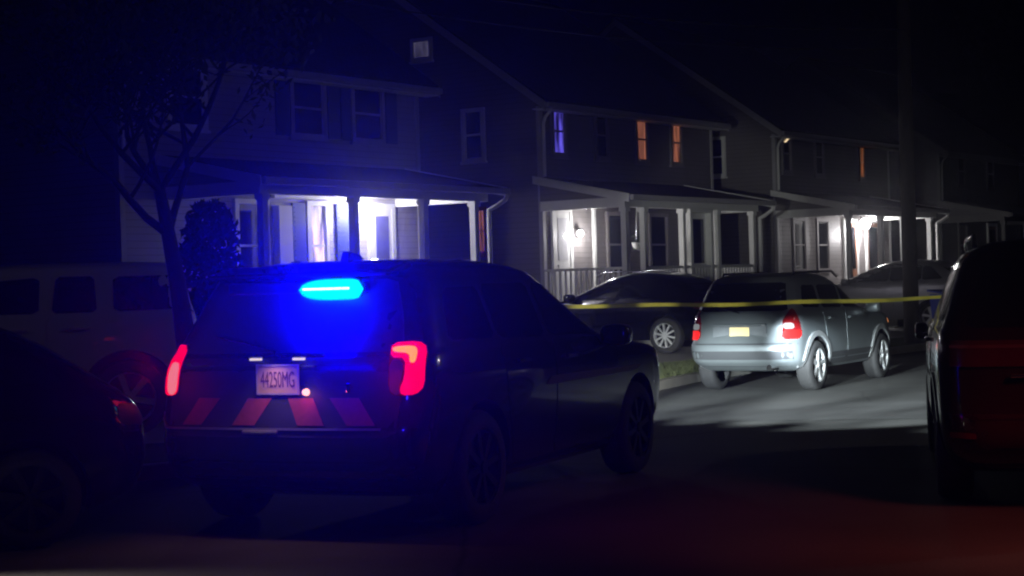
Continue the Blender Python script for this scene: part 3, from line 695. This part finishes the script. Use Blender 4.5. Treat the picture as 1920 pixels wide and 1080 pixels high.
def house(label, s0, wallmat, px0, px1, posts, big=None, trim=None, group='houses along the street'):
    M_gut = trim or globals()['M_trimd']; M_white = trim or globals()['M_white']; M_trimd = trim or globals()['M_trimd']
    o = P2+U*s0
    h = thing('house', label, 'house', (o.x, o.y, .1), R(55))
    zb = -.1
    w = MB()
    ridge = EAVE+PITCH*HD/2
    w.prism([(0,FL-.15+zb),(HD,FL-.15+zb),(HD,EAVE+zb),(HD/2,ridge+zb),(0,EAVE+zb)], 'x', 0, HW)
    w.build('wall', wallmat, h)
    MB().box(-.02, HW+.02, -.02, HD+.02, -.1, FL-.15+zb).build('foundation', M_found, h)
    for x0 in (-.012, HW-.10): MB().box(x0, x0+.112, -.022, .09, FL-.15+zb, EAVE-.24+zb).build('corner_board', M_trimd, h)
    rf = MB(); ov = .35; rk = .28
    za, zt = EAVE-PITCH*ov+zb, ridge+zb
    rf.prism([(-ov,za+.02),(HD/2,zt+.02),(HD+ov,za+.02),(HD+ov,za+.12),(HD/2,zt+.12),(-ov,za+.12)], 'x', -rk, HW+rk)
    roof = rf.build('roof', M_roof, h)
    for x0 in (-rk-.024, HW+rk+.002):
        MB().prism([(-ov-.02,za-.14),(HD/2,zt-.14),(HD+ov+.02,za-.14),(HD+ov+.02,za+.06),(HD/2,zt+.06),(-ov-.02,za+.06)], 'x', x0, x0+.022).build('rake_board', M_trimd, roof)
    so = MB(); ze = EAVE-PITCH*ov+zb
    so.box(-rk, HW+rk, -ov+.01, -.002, ze-.1, ze-.075); so.build('soffit', M_white, roof)
    MB().box(-rk, HW+rk, -ov-.11, -ov-.005, ze-.07, ze+.05).build('gutter', M_gut, roof, bevel=.02)
    MB().tube([(.10,-.30,ze-.06),(.06,-.12,ze-.25),(.05,-.07,ze-.4),(.05,-.07,3.9)], .04).build('downspout', M_white, h, smooth=50)
    # porch
    pf = MB(); pf.box(px0, px1, -D-.08, -.03, FL-.14+zb, FL+zb)
    fl = pf.build('porch_floor', pbr('painted_deck', (.25, .24, .24), .6, var=.2), h)
    sk = MB()
    k = int((px1-px0)/.14)
    for i in range(k): sk.box(px0+.02+i*.14, px0+.10+i*.14, -D-.04, -D-.015, -.1, FL-.14+zb)
    sk.box(px0, px0+.03, -D, -.05, -.1, FL-.14+zb); sk.box(px1-.03, px1, -D, -.05, -.1, FL-.14+zb)
    sk.build('porch_skirt', M_white, fl)
    bz0, bz1 = 3.20+zb, 3.42+zb
    b = MB(); b.box(px0, px1, -D-.06, -D+.07, bz0, bz1); b.box(px0, px0+.12, -D+.07, -.02, bz0, bz1); b.box(px1-.12, px1, -D+.07, -.02, bz0, bz1)
    b.build('porch_beam', M_white, h)
    MB().box(px0+.12, px1-.12, -D+.07, -.02, bz1-.06, bz1-.03).build('porch_ceiling', M_white, h)
    for x in posts:
        ww = .13
        if big is not None and abs(x-big) < .01: ww = .30
        p = MB(); p.box(x-ww/2, x+ww/2, -D-ww/2, -D+ww/2, FL+zb, bz0); p.box(x-ww/2-.03, x+ww/2+.03, -D-ww/2-.03, -D+ww/2+.03, FL+zb, FL+.14+zb); p.box(x-ww/2-.025, x+ww/2+.025, -D-ww/2-.025, -D+ww/2+.025, bz0-.1, bz0-.002)
        p.build('porch_post', M_white, h)
    zr0, zr1 = bz1+.03, 3.98+zb
    r = MB(); r.slab([(px0-.25,-D-.32,zr0),(px1+.25,-D-.32,zr0),(px1+.25,-.005,zr1),(px0-.25,-.005,zr1)], .07)
    pr = r.build('porch_roof', M_roof, h)
    for x0 in (px0, px1-.10): MB().prism([(-D-.05,bz1+.002),(-.02,bz1+.002),(-.02,zr1-.09),(-D-.05,bz1+.012)], 'x', x0, x0+.10).build('porch_gable', wallmat, pr)
    for x0 in (px0-.275, px1+.252): MB().prism([(-D-.34,zr0-.16),(-.01,zr1-.16),(-.01,zr1+.02),(-D-.34,zr0+.02)], 'x', x0, x0+.022).build('rake_board', M_white, pr)
    MB().box(px0-.25, px1+.25, -D-.44, -D-.33, zr0-.12, zr0+.0).build('gutter', M_gut, pr, bevel=.02)
    xe = px1+.20
    MB().tube([(xe,-D-.38,zr0-.10),(xe-.02,-D-.36,zr0-.22),(xe-.16,-D-.20,zr0-.36),(px1-.05,-D-.11,zr0-.42),(px1-.05,-D-.11,zr0-.6),(px1-.05,-D-.11,.15)], .045).build('downspout', M_white, h, smooth=50)
    return h, fl
def railing(h, x0, x1, y0=None, y1=None):
    zb = -.1; m = MB(); zt = FL+.93+zb; zl = FL+.12+zb
    if y0 is None:
        y = -D; m.box(x0, x1, y-.035, y+.035, zt-.06, zt); m.box(x0, x1, y-.025, y+.025, zl-.05, zl)
        k = int((x1-x0)/.135)
        for i in range(1, k): xx = x0+(x1-x0)*i/k; m.box(xx-.02, xx+.02, y-.02, y+.02, zl, zt-.06)
    else:
        m.box(x0-.035, x0+.035, y0, y1, zt-.06, zt); m.box(x0-.025, x0+.025, y0, y1, zl-.05, zl)
        k = int((y1-y0)/.135)
        for i in range(1, k): yy = y0+(y1-y0)*i/k; m.box(x0-.02, x0+.02, yy-.02, yy+.02, zl, zt-.06)
    return m.build('porch_railing', M_white, h)
def door(h, x0, x1, z1, mat, glass, y=0, solid=.35, deep=.06):
    zb = -.1; z0 = FL+zb+.005
    m = MB(); m.box(x0, x1, y-.045, y+.02, z0, z1)
    d = m.build('door', mat, h)
    f = MB(); f.box(x0-.11, x0-.002, y-deep, y+.02, z0, z1+.11); f.box(x1+.002, x1+.11, y-deep, y+.02, z0, z1+.11); f.box(x0-.002, x1+.002, y-deep, y+.02, z1+.002, z1+.11)
    f.build('frame', M_white, d)
    zs = z0+(z1-z0)*solid
    p = MB(); p.box(x0+.11, x1-.11, y-.056, y-.04, zs, z1-.14); p.build('pane', glass, d)
    if solid > .2:
        q = MB(); q.box(x0+.11, x1-.11, y-.056, y-.04, z0+.12, zs-.1); q.build('panel', mat, d)
    k = MB(); k.lathe([(.001,-.08),(.02,-.075),(.026,-.06),(.012,-.045)], 'y', 12, (x0+.06, y, z0+1.0)); k.build('handle', M_chrome, d)
    return d
def steps(h, x0, x1, n=4):
    m = MB(); top = FL-.1
    for i in range(n):
        m.box(x0, x1, -D-.1-(i+1)*.28, -D-.1-i*.28-.002, -.1, top-(i+1)*top/(n+1))
    return m.build('steps', M_conc, h)
def lamp_glow(h, x, y, z, r=.07, cyl=False):
    bm = MB(); bm.lathe([(.001,-r),(r*.6,-r*.8),(r,-r*.1),(r*.95,r*.5),(r*.5,r)], 'z', 16, (x, y, z))
    o = bm.build('porch_lamp', E_lamp, h, smooth=60)
    MB().lathe([(r*.5,r),(r*1.05,r+.01),(r*.9,r+.05)], 'z', 16, (x, y, z)).build('lamp_base', M_black, o)
    return o
zb = -.1
# house 1 : blue-lit, brightest porch
h1, f1 = house('nearest house on the left, washed in blue light, with the brightest porch', -12.7, S_grey, 1.0, 7.45, (1.12, 3.45, 5.46, 7.06))
window(h1, 4.78, 4.45, 5.42, .85, M_upglass, frame=M_trimd); window(h1, 6.55, 4.45, 5.42, .85, M_upglass, frame=M_trimd)
for a, b in ((3.88,4.24),(5.34,5.70),(5.70+.02,6.02),(7.10,7.46)): shutter(h1, a, b, 4.38, 5.5)
window(h1, 1.6, 4.45, 5.42, .8, M_dglass)
window(h1, 4.95, 1.55, 3.08, .44, E_warm); shutter(h1, 4.24, 4.60, 1.45, 3.12); shutter(h1, 5.50, 5.88, 1.45, 3.12)
window(h1, 3.15, 1.55, 3.08, .72, M_dglass)
door(h1, 6.56, 7.18, 3.05, M_white, pbr('dusky_glass', (.12, .12, .3), .1), solid=.22)
lamp_glow(h1, 6.02, -.30, 3.16, .10)
lamp('porch_light', 'POINT', (6.06, -.50, 3.0), 120, (.93, .90, 1), h1, size=.08)
MB().box(3.74, 4.10, -.16, -.0, FL+zb, 3.06).build('pilaster', M_white, h1)
MB().box(3.70, 6.0, -.10, -.0, 3.20, 3.26).build('frieze', M_white, h1)
railing(h1, 3.52, 5.39); railing(h1, 5.53, 6.99); steps(h1, 1.9, 3.3)
# house 2
h2, f2 = house('middle house with four narrow upper windows, one blue and two orange, and a railed porch', 0, S_tan, -.10, 6.35, (-.02, .78, 2.55, 4.24, 6.10))
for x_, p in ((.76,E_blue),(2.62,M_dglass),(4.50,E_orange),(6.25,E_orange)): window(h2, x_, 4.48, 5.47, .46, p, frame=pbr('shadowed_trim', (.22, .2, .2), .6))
window(h2, 1.86, 4.45, 5.52, .50, M_dglass, 'side'); window(h2, 1.72, 2.25, 3.20, .24, E_orange, 'side', mull=True, frame=pbr('rusty_trim', (.3, .12, .06), .7))
window(h2, 3.32, 6.95, 7.32, .46, E_attic, 'side', mull=False)
door(h2, .44, 1.06, 3.1, M_white, M_clear, solid=.5)
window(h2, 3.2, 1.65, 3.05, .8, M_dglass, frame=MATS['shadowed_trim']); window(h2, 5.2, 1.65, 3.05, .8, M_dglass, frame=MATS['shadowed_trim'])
MB().box(2.10, 2.20, -.06, -.0, FL+zb, 3.2).build('corner_board', M_white, h2)
lamp_glow(h2, 1.42, -.10, 2.60, .085)
lamp('porch_light', 'POINT', (1.45, -.38, 2.56), 60, (1, .97, .98), h2, size=.08)
MB().lathe([(.001,-.03),(.10,-.02),(.11,.01)], 'z', 16, (1.9, -1.3, 3.26)).build('ceiling_lamp', emit('ceiling_lamp_lit', (1, .9, 1), 2.0), h2)
railing(h2, .85, 2.48); railing(h2, 2.62, 4.17); railing(h2, 4.31, 6.03); railing(h2, .0, 0, -2.13, -.03)
door(h2, 2.95, 3.85, 3.02, M_white, M_dglass, y=-D+.14, solid=.45, deep=.20)
st = steps(h2, .0, .78)
MB().prism([(-D-.05,1.72),(-D-.05,.9),(-D-1.3,.0),(-D-1.3,.55)], 'x', .70, .76).build('stair_panel', M_white, st)
# house 3
h3, f3 = house('farther house behind the wooden pole with a bright lamp on its porch', 11.95, S_tan, -.10, 6.35, (-.02, 2.2, 3.85, 5.95))
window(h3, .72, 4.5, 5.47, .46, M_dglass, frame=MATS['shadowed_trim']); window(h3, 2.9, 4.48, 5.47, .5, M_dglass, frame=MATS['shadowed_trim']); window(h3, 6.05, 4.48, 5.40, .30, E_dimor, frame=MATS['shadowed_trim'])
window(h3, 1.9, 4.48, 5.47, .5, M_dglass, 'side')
MB().prism([(.50,5.30),(.62,5.30),(.90,5.44),(.80,5.46)], 'y', -.06, -.05).build('pane_glint', emit('warm_glint', (1, .75, .45), 1.0), h3)  # glowing sliver paints a warm reflection on the upper pane
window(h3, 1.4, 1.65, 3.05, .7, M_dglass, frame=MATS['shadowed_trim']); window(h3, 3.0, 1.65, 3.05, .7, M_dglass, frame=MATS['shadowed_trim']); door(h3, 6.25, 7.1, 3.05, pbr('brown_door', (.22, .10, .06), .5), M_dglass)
door(h3, 4.6, 5.4, 3.05, pbr('brown_door', (.22, .10, .06), .5), M_dglass)
lamp_glow(h3, 3.2, -1.55, 3.10, .10)
lamp_glow(h3, 5.42, -.35, 3.0, .17)
lamp('porch_light', 'POINT', (5.42, -.40, 2.78), 165, (1, .97, 1), h3, size=.08)
lamp('porch_light', 'POINT', (3.2, -1.5, 2.9), 25, (1, .97, 1), h3, size=.08)
railing(h3, 2.27, 3.78); railing(h3, 3.92, 5.88); steps(h3, .3, 1.5)
# house 4, hardly lit; its darkness is put into siding and trim colours
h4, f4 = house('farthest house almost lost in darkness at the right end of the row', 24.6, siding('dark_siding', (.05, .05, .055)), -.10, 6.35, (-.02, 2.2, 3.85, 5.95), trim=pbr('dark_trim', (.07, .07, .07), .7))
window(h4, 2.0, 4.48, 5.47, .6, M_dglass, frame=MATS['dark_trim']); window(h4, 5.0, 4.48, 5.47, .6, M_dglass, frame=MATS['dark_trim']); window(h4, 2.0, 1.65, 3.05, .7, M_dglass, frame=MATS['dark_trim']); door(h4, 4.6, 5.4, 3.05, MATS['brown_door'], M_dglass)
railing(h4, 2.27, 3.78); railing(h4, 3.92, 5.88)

# things on the porches
def onto(h, x, y, z): return h.matrix_basis @ Vector((x, y, z))
ch = thing('porch_chair', 'pale slat-back chair at the right end of the brightest porch', 'chair', onto(h1, 6.2, -1.55, FL+zb), R(55-50))
MB().box(-.28, .28, -.26, .26, .36, .42).build('seat', M_white, ch)
bk_ = MB()
for k in range(6): bk_.slab([(-.28+k*.095,.24,.42),(-.20+k*.095,.24,.42),(-.20+k*.095,.46,1.15),(-.28+k*.095,.46,1.15)], .025)
bk_.slab([(-.28,.425,1.02),(.29,.425,1.02),(.29,.452,1.10),(-.28,.452,1.10)], .03)
bk_.build('backrest', M_white, ch)
for sx in (-1, 1):
    MB().box(sx*.27-.03, sx*.27+.03, -.30, .30, .58, .61).build('armrest', M_white, ch)
    for sy in (-.24, .22): MB().box(sx*.25-.025, sx*.25+.025, sy-.025, sy+.025, 0, .36 if sy > 0 else .58).build('leg', M_white, ch)
def clump(mb, c, r, n, size, rng):
    for _ in range(n):
        d = Vector((rng.gauss(0, 1), rng.gauss(0, 1), rng.gauss(0, 1))).normalized()*r*rng.random()**.4
        p = Vector(c)+d; a = Vector((rng.gauss(0,1), rng.gauss(0,1), rng.gauss(0,1))).normalized(); b = a.orthogonal().normalized()
        s = size*rng.uniform(.6, 1.3)
        mb.add([p-a*s, p+b*s*.45, p+a*s, p-b*s*.45], [(0,1,2,3)])
rng = random.Random(3)
def pot(loc, label, group):
    t = thing('potted_plant', label, 'plant', loc)
    MB().lathe([(.10,0),(.15,.24),(.165,.25),(.165,.28),(.14,.28)], 'z', 16).build('pot', pbr('clay_pot', (.28, .13, .08), .8), t, smooth=40)
    m = MB(); clump(m, (0,0,.48), .26, 160, .07, rng); m.build('foliage', M_leaf, t)
pot(onto(h2, 4.75, -1.9, FL+zb), 'leafy potted plant behind the middle porch railing, left one of the pair', 'potted plants on the middle porch')
pot(onto(h2, 5.5, -1.9, FL+zb), 'leafy potted plant behind the middle porch railing, right one of the pair', 'potted plants on the middle porch')
hg = thing('hanging_basket', 'pale hanging basket on the middle porch beside the second post', 'basket', onto(h2, 2.2, -1.2, 2.2))
m = MB()
for a in range(3): m.tube([(.12*math.cos(a*2.1), .12*math.sin(a*2.1), .15), (0, 0, 1.08)], .006, 5)
m.build('chain', M_chrome, hg)
MB().lathe([(.03,-.02),(.12,.05),(.15,.15)], 'z', 14).build('bowl', M_white, hg, smooth=40)
m = MB(); clump(m, (0,0,.18), .2, 90, .06, rng); m.build('foliage', M_leaf, hg)

# ------------------------------------------------------------------ ground
def struct(name, mb, mat, kind='structure', **kw): return tag(mb.build(name, mat, **kw), kind=kind)
KP = [(-90,12.6),(-12,13.9),(-5.2,14.0),(-3.6,14.4),(-2.6,15.2),(-1.6,17.0),(1.95,24.4),(2.80,26.4),(3.95,28.4),(7.97,34.2),(12.1,40.1),(40,80),(90,151)]
road = MB().add([(-160,-40,0),(160,-40,0),(160,260,0),(-160,260,0)], [(0,1,2,3)])
struct('road', road, M_asphalt)
def offs(poly, d):
    out = []
    for i, p in enumerate(poly):
        a = Vector(poly[max(0, i-1)]); b = Vector(poly[min(len(poly)-1, i+1)]); t = (b-a).normalized()
        n = Vector((-t.y, t.x)); out.append((p[0]+n.x*d, p[1]+n.y*d))
    return out
def strip(p, q, z):
    m = MB(); m.v = [(x, y, z) for x, y in p]+[(x, y, z) for x, y in q]; n = len(p)
    m.f = [(i, i+1, n+i+1, n+i) for i in range(n-1)]; return m
kerb = MB(); k0, k1 = offs(KP, 0), offs(KP, .16); n = len(KP)
kerb.v = [(x, y, -.02) for x, y in k0]+[(x, y, .13) for x, y in offs(KP, .02)]+[(x, y, .13) for x, y in k1]+[(x, y, -.02) for x, y in k1]
for j in range(3):
    for i in range(n-1): kerb.f.append((j*n+i, j*n+i+1, (j+1)*n+i+1, (j+1)*n+i))
struct('kerb', kerb, M_kerb)
lawn = MB(); le = offs(KP, .16)
lawn.v = [(x, y, .10) for x, y in le]+[(90,260,.10),(-160,260,.10),(-160,14,.10)]
lawn.f = [tuple(range(len(lawn.v)))]
struct('lawn', lawn, M_lawn)
struct('pavement', strip(offs(KP, 2.0)[6:], offs(KP, 3.4)[6:], .118), M_conc)
def pad(name, c, along, a0, a1, w):
    a = Vector(along).normalized(); b = Vector((-a.y, a.x)); c = Vector(c)
    q = [c+a*a0-b*w/2, c+a*a1-b*w/2, c+a*a1+b*w/2, c+a*a0+b*w/2]
    return struct(name, MB().add([(p.x, p.y, .122) for p in q], [(0,1,2,3)]), M_conc)
pad('driveway', (4.25, 33.9), (V.x, V.y), -2.2, 9, 4.2)
pad('driveway', (-3.42, 18.9), (-.97, -.24), -1.2, 9, 3.6)
pad('driveway', (11.35, 41.8), (V.x, V.y), -1.8, 9, 4.0)
# manhole / patch repairs keep the road from looking even
patch = MB().add([(1.3,19.2,.004),(4.6,18.6,.004),(5.2,21.2,.004),(1.9,21.6,.004)], [(0,1,2,3)])
struct('road_patch', patch, pbr('patched_asphalt', (.05, .05, .052), .85, var=.3, scale=1.5, bump=.4, bscale=60))
# grass blades on the verge
rg = random.Random(11); g = MB(); seg = [(1.2,22.7),(1.95,24.4),(2.80,26.4),(3.95,28.4),(7.97,34.2)]
for i in range(14000):
    k = rg.choices((0, 1, 2, 3), (1.8, 2.2, 2.3, 6))[0]; t = rg.random(); a, b = Vector(seg[k]), Vector(seg[k+1]); d = (b-a).normalized()
    p = a+(b-a)*t+Vector((-d.y, d.x))*rg.uniform(.18, 1.98)
    hh = rg.uniform(.03, .085); ang = rg.uniform(0, 6.28); w = .009; lean = Vector((math.cos(ang*3), math.sin(ang*3)))*hh*.5
    g.add([(p.x-w*math.cos(ang), p.y-w*math.sin(ang), .10), (p.x+w*math.cos(ang), p.y+w*math.sin(ang), .10), (p.x+lean.x, p.y+lean.y, .10+hh)], [(0,1,2)])
tag(g.build('grass', M_blade), kind='stuff')

# ------------------------------------------------------------------ street furniture and planting
pole = thing('utility_pole', 'weathered wooden utility pole in front of the farther porch', 'pole', (8.30, 36.0, .1))
MB().tube([(0,0,0),(0,0,3),(.01,0,6),(.02,0,9.2)], [.165,.155,.14,.115], 14).build('shaft', M_wood, pole, smooth=60)
MB().box(-1.1, 1.1, -.06, .06, 8.3, 8.42).build('crossarm', M_wood, pole)
for x in (-1.0, -.4, .5, 1.0): MB().lathe([(.03,8.42),(.04,8.48),(.02,8.52),(.035,8.56)], 'z', 8, (x, 0, 0)).build('insulator', M_black, pole)
def sag(a, b, s, n=14): return [(a[0]+(b[0]-a[0])*t, a[1]+(b[1]-a[1])*t, a[2]+(b[2]-a[2])*t-s*4*t*(1-t)) for t in [i/n for i in range(n+1)]]
for k, z in enumerate((6.1, 6.5)):
    MB().tube(sag((.0,-.16,z), (-15.5,-13.0,z+.4), .5), .014, 6).build('service_wire', M_black, pole)
# barrier tape between two stakes, one hidden by each near vehicle
M_ytape = pbr('yellow_barrier_tape', (.82, .74, .10), .5, var=.2, scale=8)
tp = thing('barrier_tape', 'yellow police barrier tape stretched across the street in front of the silver SUV', 'tape', (0, 0, 0))
A, B = Vector((-.55, 20.3, 1.345)), Vector((6.05, 20.9, 1.285))
m = MB(); n = 60
for i in range(n+1):
    t = i/n; p = A+(B-A)*t; p.z += -.05*4*t*(1-t)+.008*math.sin(t*23)
    tw = .45*math.sin(t*9+.6)+.2*math.sin(t*31)
    m.v += [(p.x, p.y+.024*math.sin(tw), p.z-.024*math.cos(tw)), (p.x, p.y-.024*math.sin(tw), p.z+.024*math.cos(tw))]
for i in range(n): m.f.append((2*i, 2*i+2, 2*i+3, 2*i+1))
m.build('ribbon', M_ytape, tp)
for p in (A, B):
    s = MB(); s.tube([(p.x, p.y, .04), (p.x, p.y, 1.32)], .025, 10); s.lathe([(.19,.0),(.18,.05),(.05,.07)], 'z', 18, (p.x, p.y, 0)); s.build('stake', M_black, tp, smooth=40)
bn = thing('recycling_bin', 'blue recycling bin standing by the pale SUV', 'bin', (9.35, 37.2, .1), R(20))
mm = MB(); mm.add([(-.2,-.22,.05),(.2,-.22,.05),(.2,.22,.05),(-.2,.22,.05),(-.26,-.29,.98),(.26,-.29,.98),(.26,.29,.98),(-.26,.29,.98)], [(0,3,2,1),(4,5,6,7),(0,1,5,4),(1,2,6,5),(2,3,7,6),(3,0,4,7)])
M_bin = pbr('blue_plastic', (.03, .06, .5), .45, var=.1)
mm.build('tub', M_bin, bn, bevel=.02)
MB().slab([(-.29,-.33,1.02),(.29,-.33,1.02),(.29,.32,1.08),(-.29,.32,1.08)], .04).build('lid', M_bin, bn, bevel=.01)
for s_ in (-1, 1): MB().lathe([(.11,-.025),(.11,.025)], 'x', 16, (s_*.2, .25, .11)).build('wheel', M_rubber, bn)
# bare street tree at left
tree = thing('street_tree', 'dark street tree with thin branches in front of the white SUV', 'tree', (-3.03, 16.3, .08))
rt = random.Random(5); wood = MB(); tips = []
def branch(p, d, ln, r, lev):
    pts = [p]; n = 6; rr = [r]; jit = .13 if lev else .03
    for i in range(n):
        d = (d+Vector((rt.gauss(0,jit), rt.gauss(0,jit), rt.gauss(0,.08)+(.05 if lev else 0)))).normalized()
        pts.append(pts[-1]+d*ln/n); rr.append(r*(1-.55*(i+1)/n))
    wood.tube(pts, rr, 8 if lev < 2 else 5)
    if lev == 3: tips.append(pts[-1]); tips.append(pts[3]); return
    for k in range(5 if lev else 6):
        i = rt.randint(2, 6) if lev else rt.choice((4, 5, 5, 6, 6, 6))
        a = rt.uniform(0, 6.28); out = Vector((math.cos(a), math.sin(a), 0)); nd = (d*.55+out*.75+Vector((0, 0, .12))).normalized()
        branch(pts[i], nd, ln*rt.uniform(.5, .75), rr[i]*.62, lev+1)
branch(Vector((.05,0,0)), Vector((-.015,0,1)), 2.5, .125, 0)
wood.build('trunk', M_bark, tree, smooth=60)
lf = MB()
for t in tips:
    if rt.random() < .75: clump(lf, t, .26, 16, .055, rt)
lf.build('crown', M_leaf, tree)
sh = thing('evergreen_shrub', 'dark narrow evergreen shrub beside the tree', 'shrub', (-3.72, 21.4, .1))
MB().tube([(0,0,0),(0,0,1.2),(0,.02,2.3)], [.06,.05,.02], 8).build('stem', M_bark, sh)
m = MB()
for i in range(2600):
    z = rt.uniform(.12, 2.6); rad = .40*(1 if z < 1.9 else math.sqrt(max(0, 1-((z-1.9)/.78)**2)))*(1+.10*math.sin(z*9)+.12*math.sin(z*4.3+1)); a = rt.uniform(0, 6.28); q = rad*rt.random()**.35
    clump(m, (q*math.cos(a), q*math.sin(a), z), .04, 1, .075, rt)
m.build('foliage', M_evergreen, sh)

# ------------------------------------------------------------------ lights
# headlamps of the patrol SUV reach up the street
def car_light(c, name, loc, energy, col, direction, half, blend=.4, size=.06, sx=1, sy=1):
    o = lamp(name, 'SPOT', loc, energy, col, c.root, size=size, spot_size=R(half*2), spot_blend=blend)
    aim(o, direction); o.scale = (sx, sy, 1)
    return o
for y in (-.72, .72):
    for az in (-36, -22, -10, 2):
        a = R(az); car_light(pc, 'headlamp_beam', (5.24, y, .92), 3100, (.86, .98, 1), (math.cos(a), math.sin(a), -.126), 9.2, .7)
    for az, e in ((-21, 2600), (-9, 7000), (3, 7000)):
        a = R(az); car_light(pc, 'headlamp_beam', (5.24, y, .92), e, (.86, .98, 1), (math.cos(a), math.sin(a), -.096), 5.8, .9)
a = R(13); car_light(pc, 'headlamp_beam', (5.24, .72, .92), 7500, (.95, .98, .9), (math.cos(a), math.sin(a), -.085), 5.0, .8)
a = R(14.4); car_light(pc, 'headlamp_beam', (5.24, .72, .92), 3600, (.9, .98, 1), (math.cos(a), math.sin(a), -.030), 2.4, .6)
a = R(14); car_light(pc, 'porch_fill', (2.6, -.3, 1.92), 3800, (.96, 1, .94), (math.cos(a), math.sin(a), .052), 4.3, .8)  # added roof-level spot brightening the middle porch
HL = pc.root.matrix_basis @ Vector((5.24, -.4, .95))
o = lamp('spot_lamp', 'SPOT', HL, 24000, (.78, .92, 1), None, size=.05, spot_size=R(5.4), spot_blend=1)
aim(o, Vector((3.74, 23.2, .66))-o.location)
for k in range(6):
    t = .22+k*.125; p = Vector((-.55+6.6*t, 20.3+.6*t, 1.33-.06*t-.03))
    o = lamp('tape_fill', 'SPOT', HL-Vector((0, 0, .50)), 340*(1-.1*k), (1, 1, .85), None, size=.04, spot_size=R(6.5), spot_blend=1)  # added narrow spots aimed along the tape to brighten it
    aim(o, p-o.location)
# blue bar and tail glows, with added blue fills
car_light(pc, 'bar_halo_fill', (xb-.37, -.28, 1.46), 240, (0, 0, 1), (1, 0, -.05), 60, .8, .10)  # added lamp behind the glass, throwing the bar's halo onto it
car_light(pc, 'bar_glow', (xb-.12, -.28, BAR_Z-.04), 1700, (.0, .0, 1), (-.86, -.55, .30), 36, 1, .12)
for y in (-.9, .9): car_light(pc, 'tail_glow', (-.06, y, 1.12), 12, (1, .0, .01), (-.86, -.5, .30), 36, 1, .06)
car_light(pc, 'bar_halo_fill', (-.36, -.30, 1.30), 26, (0, 0, 1), (1, 0, -.1), 64, 1, .25)  # added lower lamp carrying the blue halo onto the tailgate
o = car_light(pc, 'house_fill', (2.9, .3, 1.95), 430, (.002, .003, 1), (.80, .60, .09), 19, 1.0, .1)  # added blue spot tinting the nearest house
# red tail lamps spill on the road
lamp('tail_light', 'POINT', (-.08, -.86, 1.05), .6, (1, .02, .03), pc.root, size=.08)
lamp('tail_light', 'POINT', (-.08, .86, 1.05), .6, (1, .02, .03), pc.root, size=.08)
# another patrol vehicle standing outside the frame, right behind the camera: its red flasher; headlights of a car coming from the left
o = lamp('red_flasher', 'SPOT', (4.6, 7.4, 3.2), 300, (1, .15, .11), None, size=.6, spot_size=R(52), spot_blend=1); aim(o, Vector((2.7, 10.2, 0))-o.location)
o = lamp('crossing_headlight', 'SPOT', (-5.4, 9.35, .7), 2400, (1, .86, .76), None, size=.08, spot_size=R(38), spot_blend=1); aim(o, (1, .02, -.50))
o = lamp('blue_fill', 'SPOT', (1.6, 1.5, 2.8), 320, (.02, .01, 1), None, size=.2, spot_size=R(24), spot_blend=1); aim(o, Vector((.5, 13.0, .8))-o.location)  # added unseen blue fill over the patrol SUV's side
lamp('side_fill', 'POINT', (-10.0, 10.0, 6.5), 18, (1, .90, .88), None, size=.2)  # added unseen lamp lifting the white SUV's side
lamp('side_fill', 'POINT', (13.0, 17.0, 6.5), 160, (1, .93, .9), None, size=.2)  # added unseen lamp giving highlights along the near cars
# faint town light
sun = bpy.data.lights.new('night_glow', 'SUN'); sun.energy = .004; sun.angle = R(12); sun.color = (1, .8, .9)
so = bpy.data.objects.new('night_glow', sun); COL.objects.link(so); aim(so, (.55, .6, -.5))

# ------------------------------------------------------------------ world and camera
w = bpy.data.worlds.new('World'); SC.world = w; w.use_nodes = True
nt = w.node_tree; nt.nodes.clear()
out = nt.nodes.new('ShaderNodeOutputWorld'); bg = nt.nodes.new('ShaderNodeBackground')
tc = nt.nodes.new('ShaderNodeTexCoord'); sx = nt.nodes.new('ShaderNodeSeparateXYZ'); nt.links.new(tc.outputs['Generated'], sx.inputs[0])
rp = nt.nodes.new('ShaderNodeValToRGB'); rp.color_ramp.elements[0].position = .0; rp.color_ramp.elements[0].color = (.0016, .0018, .0032, 1)
rp.color_ramp.elements[1].position = .5; rp.color_ramp.elements[1].color = (.0010, .0011, .0030, 1)
nt.links.new(sx.outputs[2], rp.inputs[0]); nt.links.new(rp.outputs[0], bg.inputs[0]); bg.inputs[1].default_value = 1.0
nt.links.new(bg.outputs[0], out.inputs[0])
vs = nt.nodes.new('ShaderNodeVolumeScatter'); vs.inputs['Color'].default_value = (.9, .9, 1, 1); vs.inputs['Density'].default_value = .0013; vs.inputs['Anisotropy'].default_value = .92
nt.links.new(vs.outputs[0], out.inputs['Volume'])

cam = bpy.data.cameras.new('camera'); co = bpy.data.objects.new('camera', cam); COL.objects.link(co)
cam.sensor_width = 36; cam.lens = 3240/1920*36; cam.clip_end = 2000; cam.clip_start = .05
co.matrix_world = Matrix.Translation((0, 0, 1.6)) @ Matrix.Rotation(R(90-.177), 4, 'X') @ Matrix.Rotation(R(-1.7), 4, 'Z')
SC.camera = co
SC.view_settings.view_transform = 'Standard'; SC.view_settings.look = 'None'; SC.view_settings.exposure = 0
SC.cycles.use_denoising = True
SC.cycles.filter_width = 2.2
SC.cycles.sample_clamp_indirect = 4
SC.cycles.max_bounces = 6
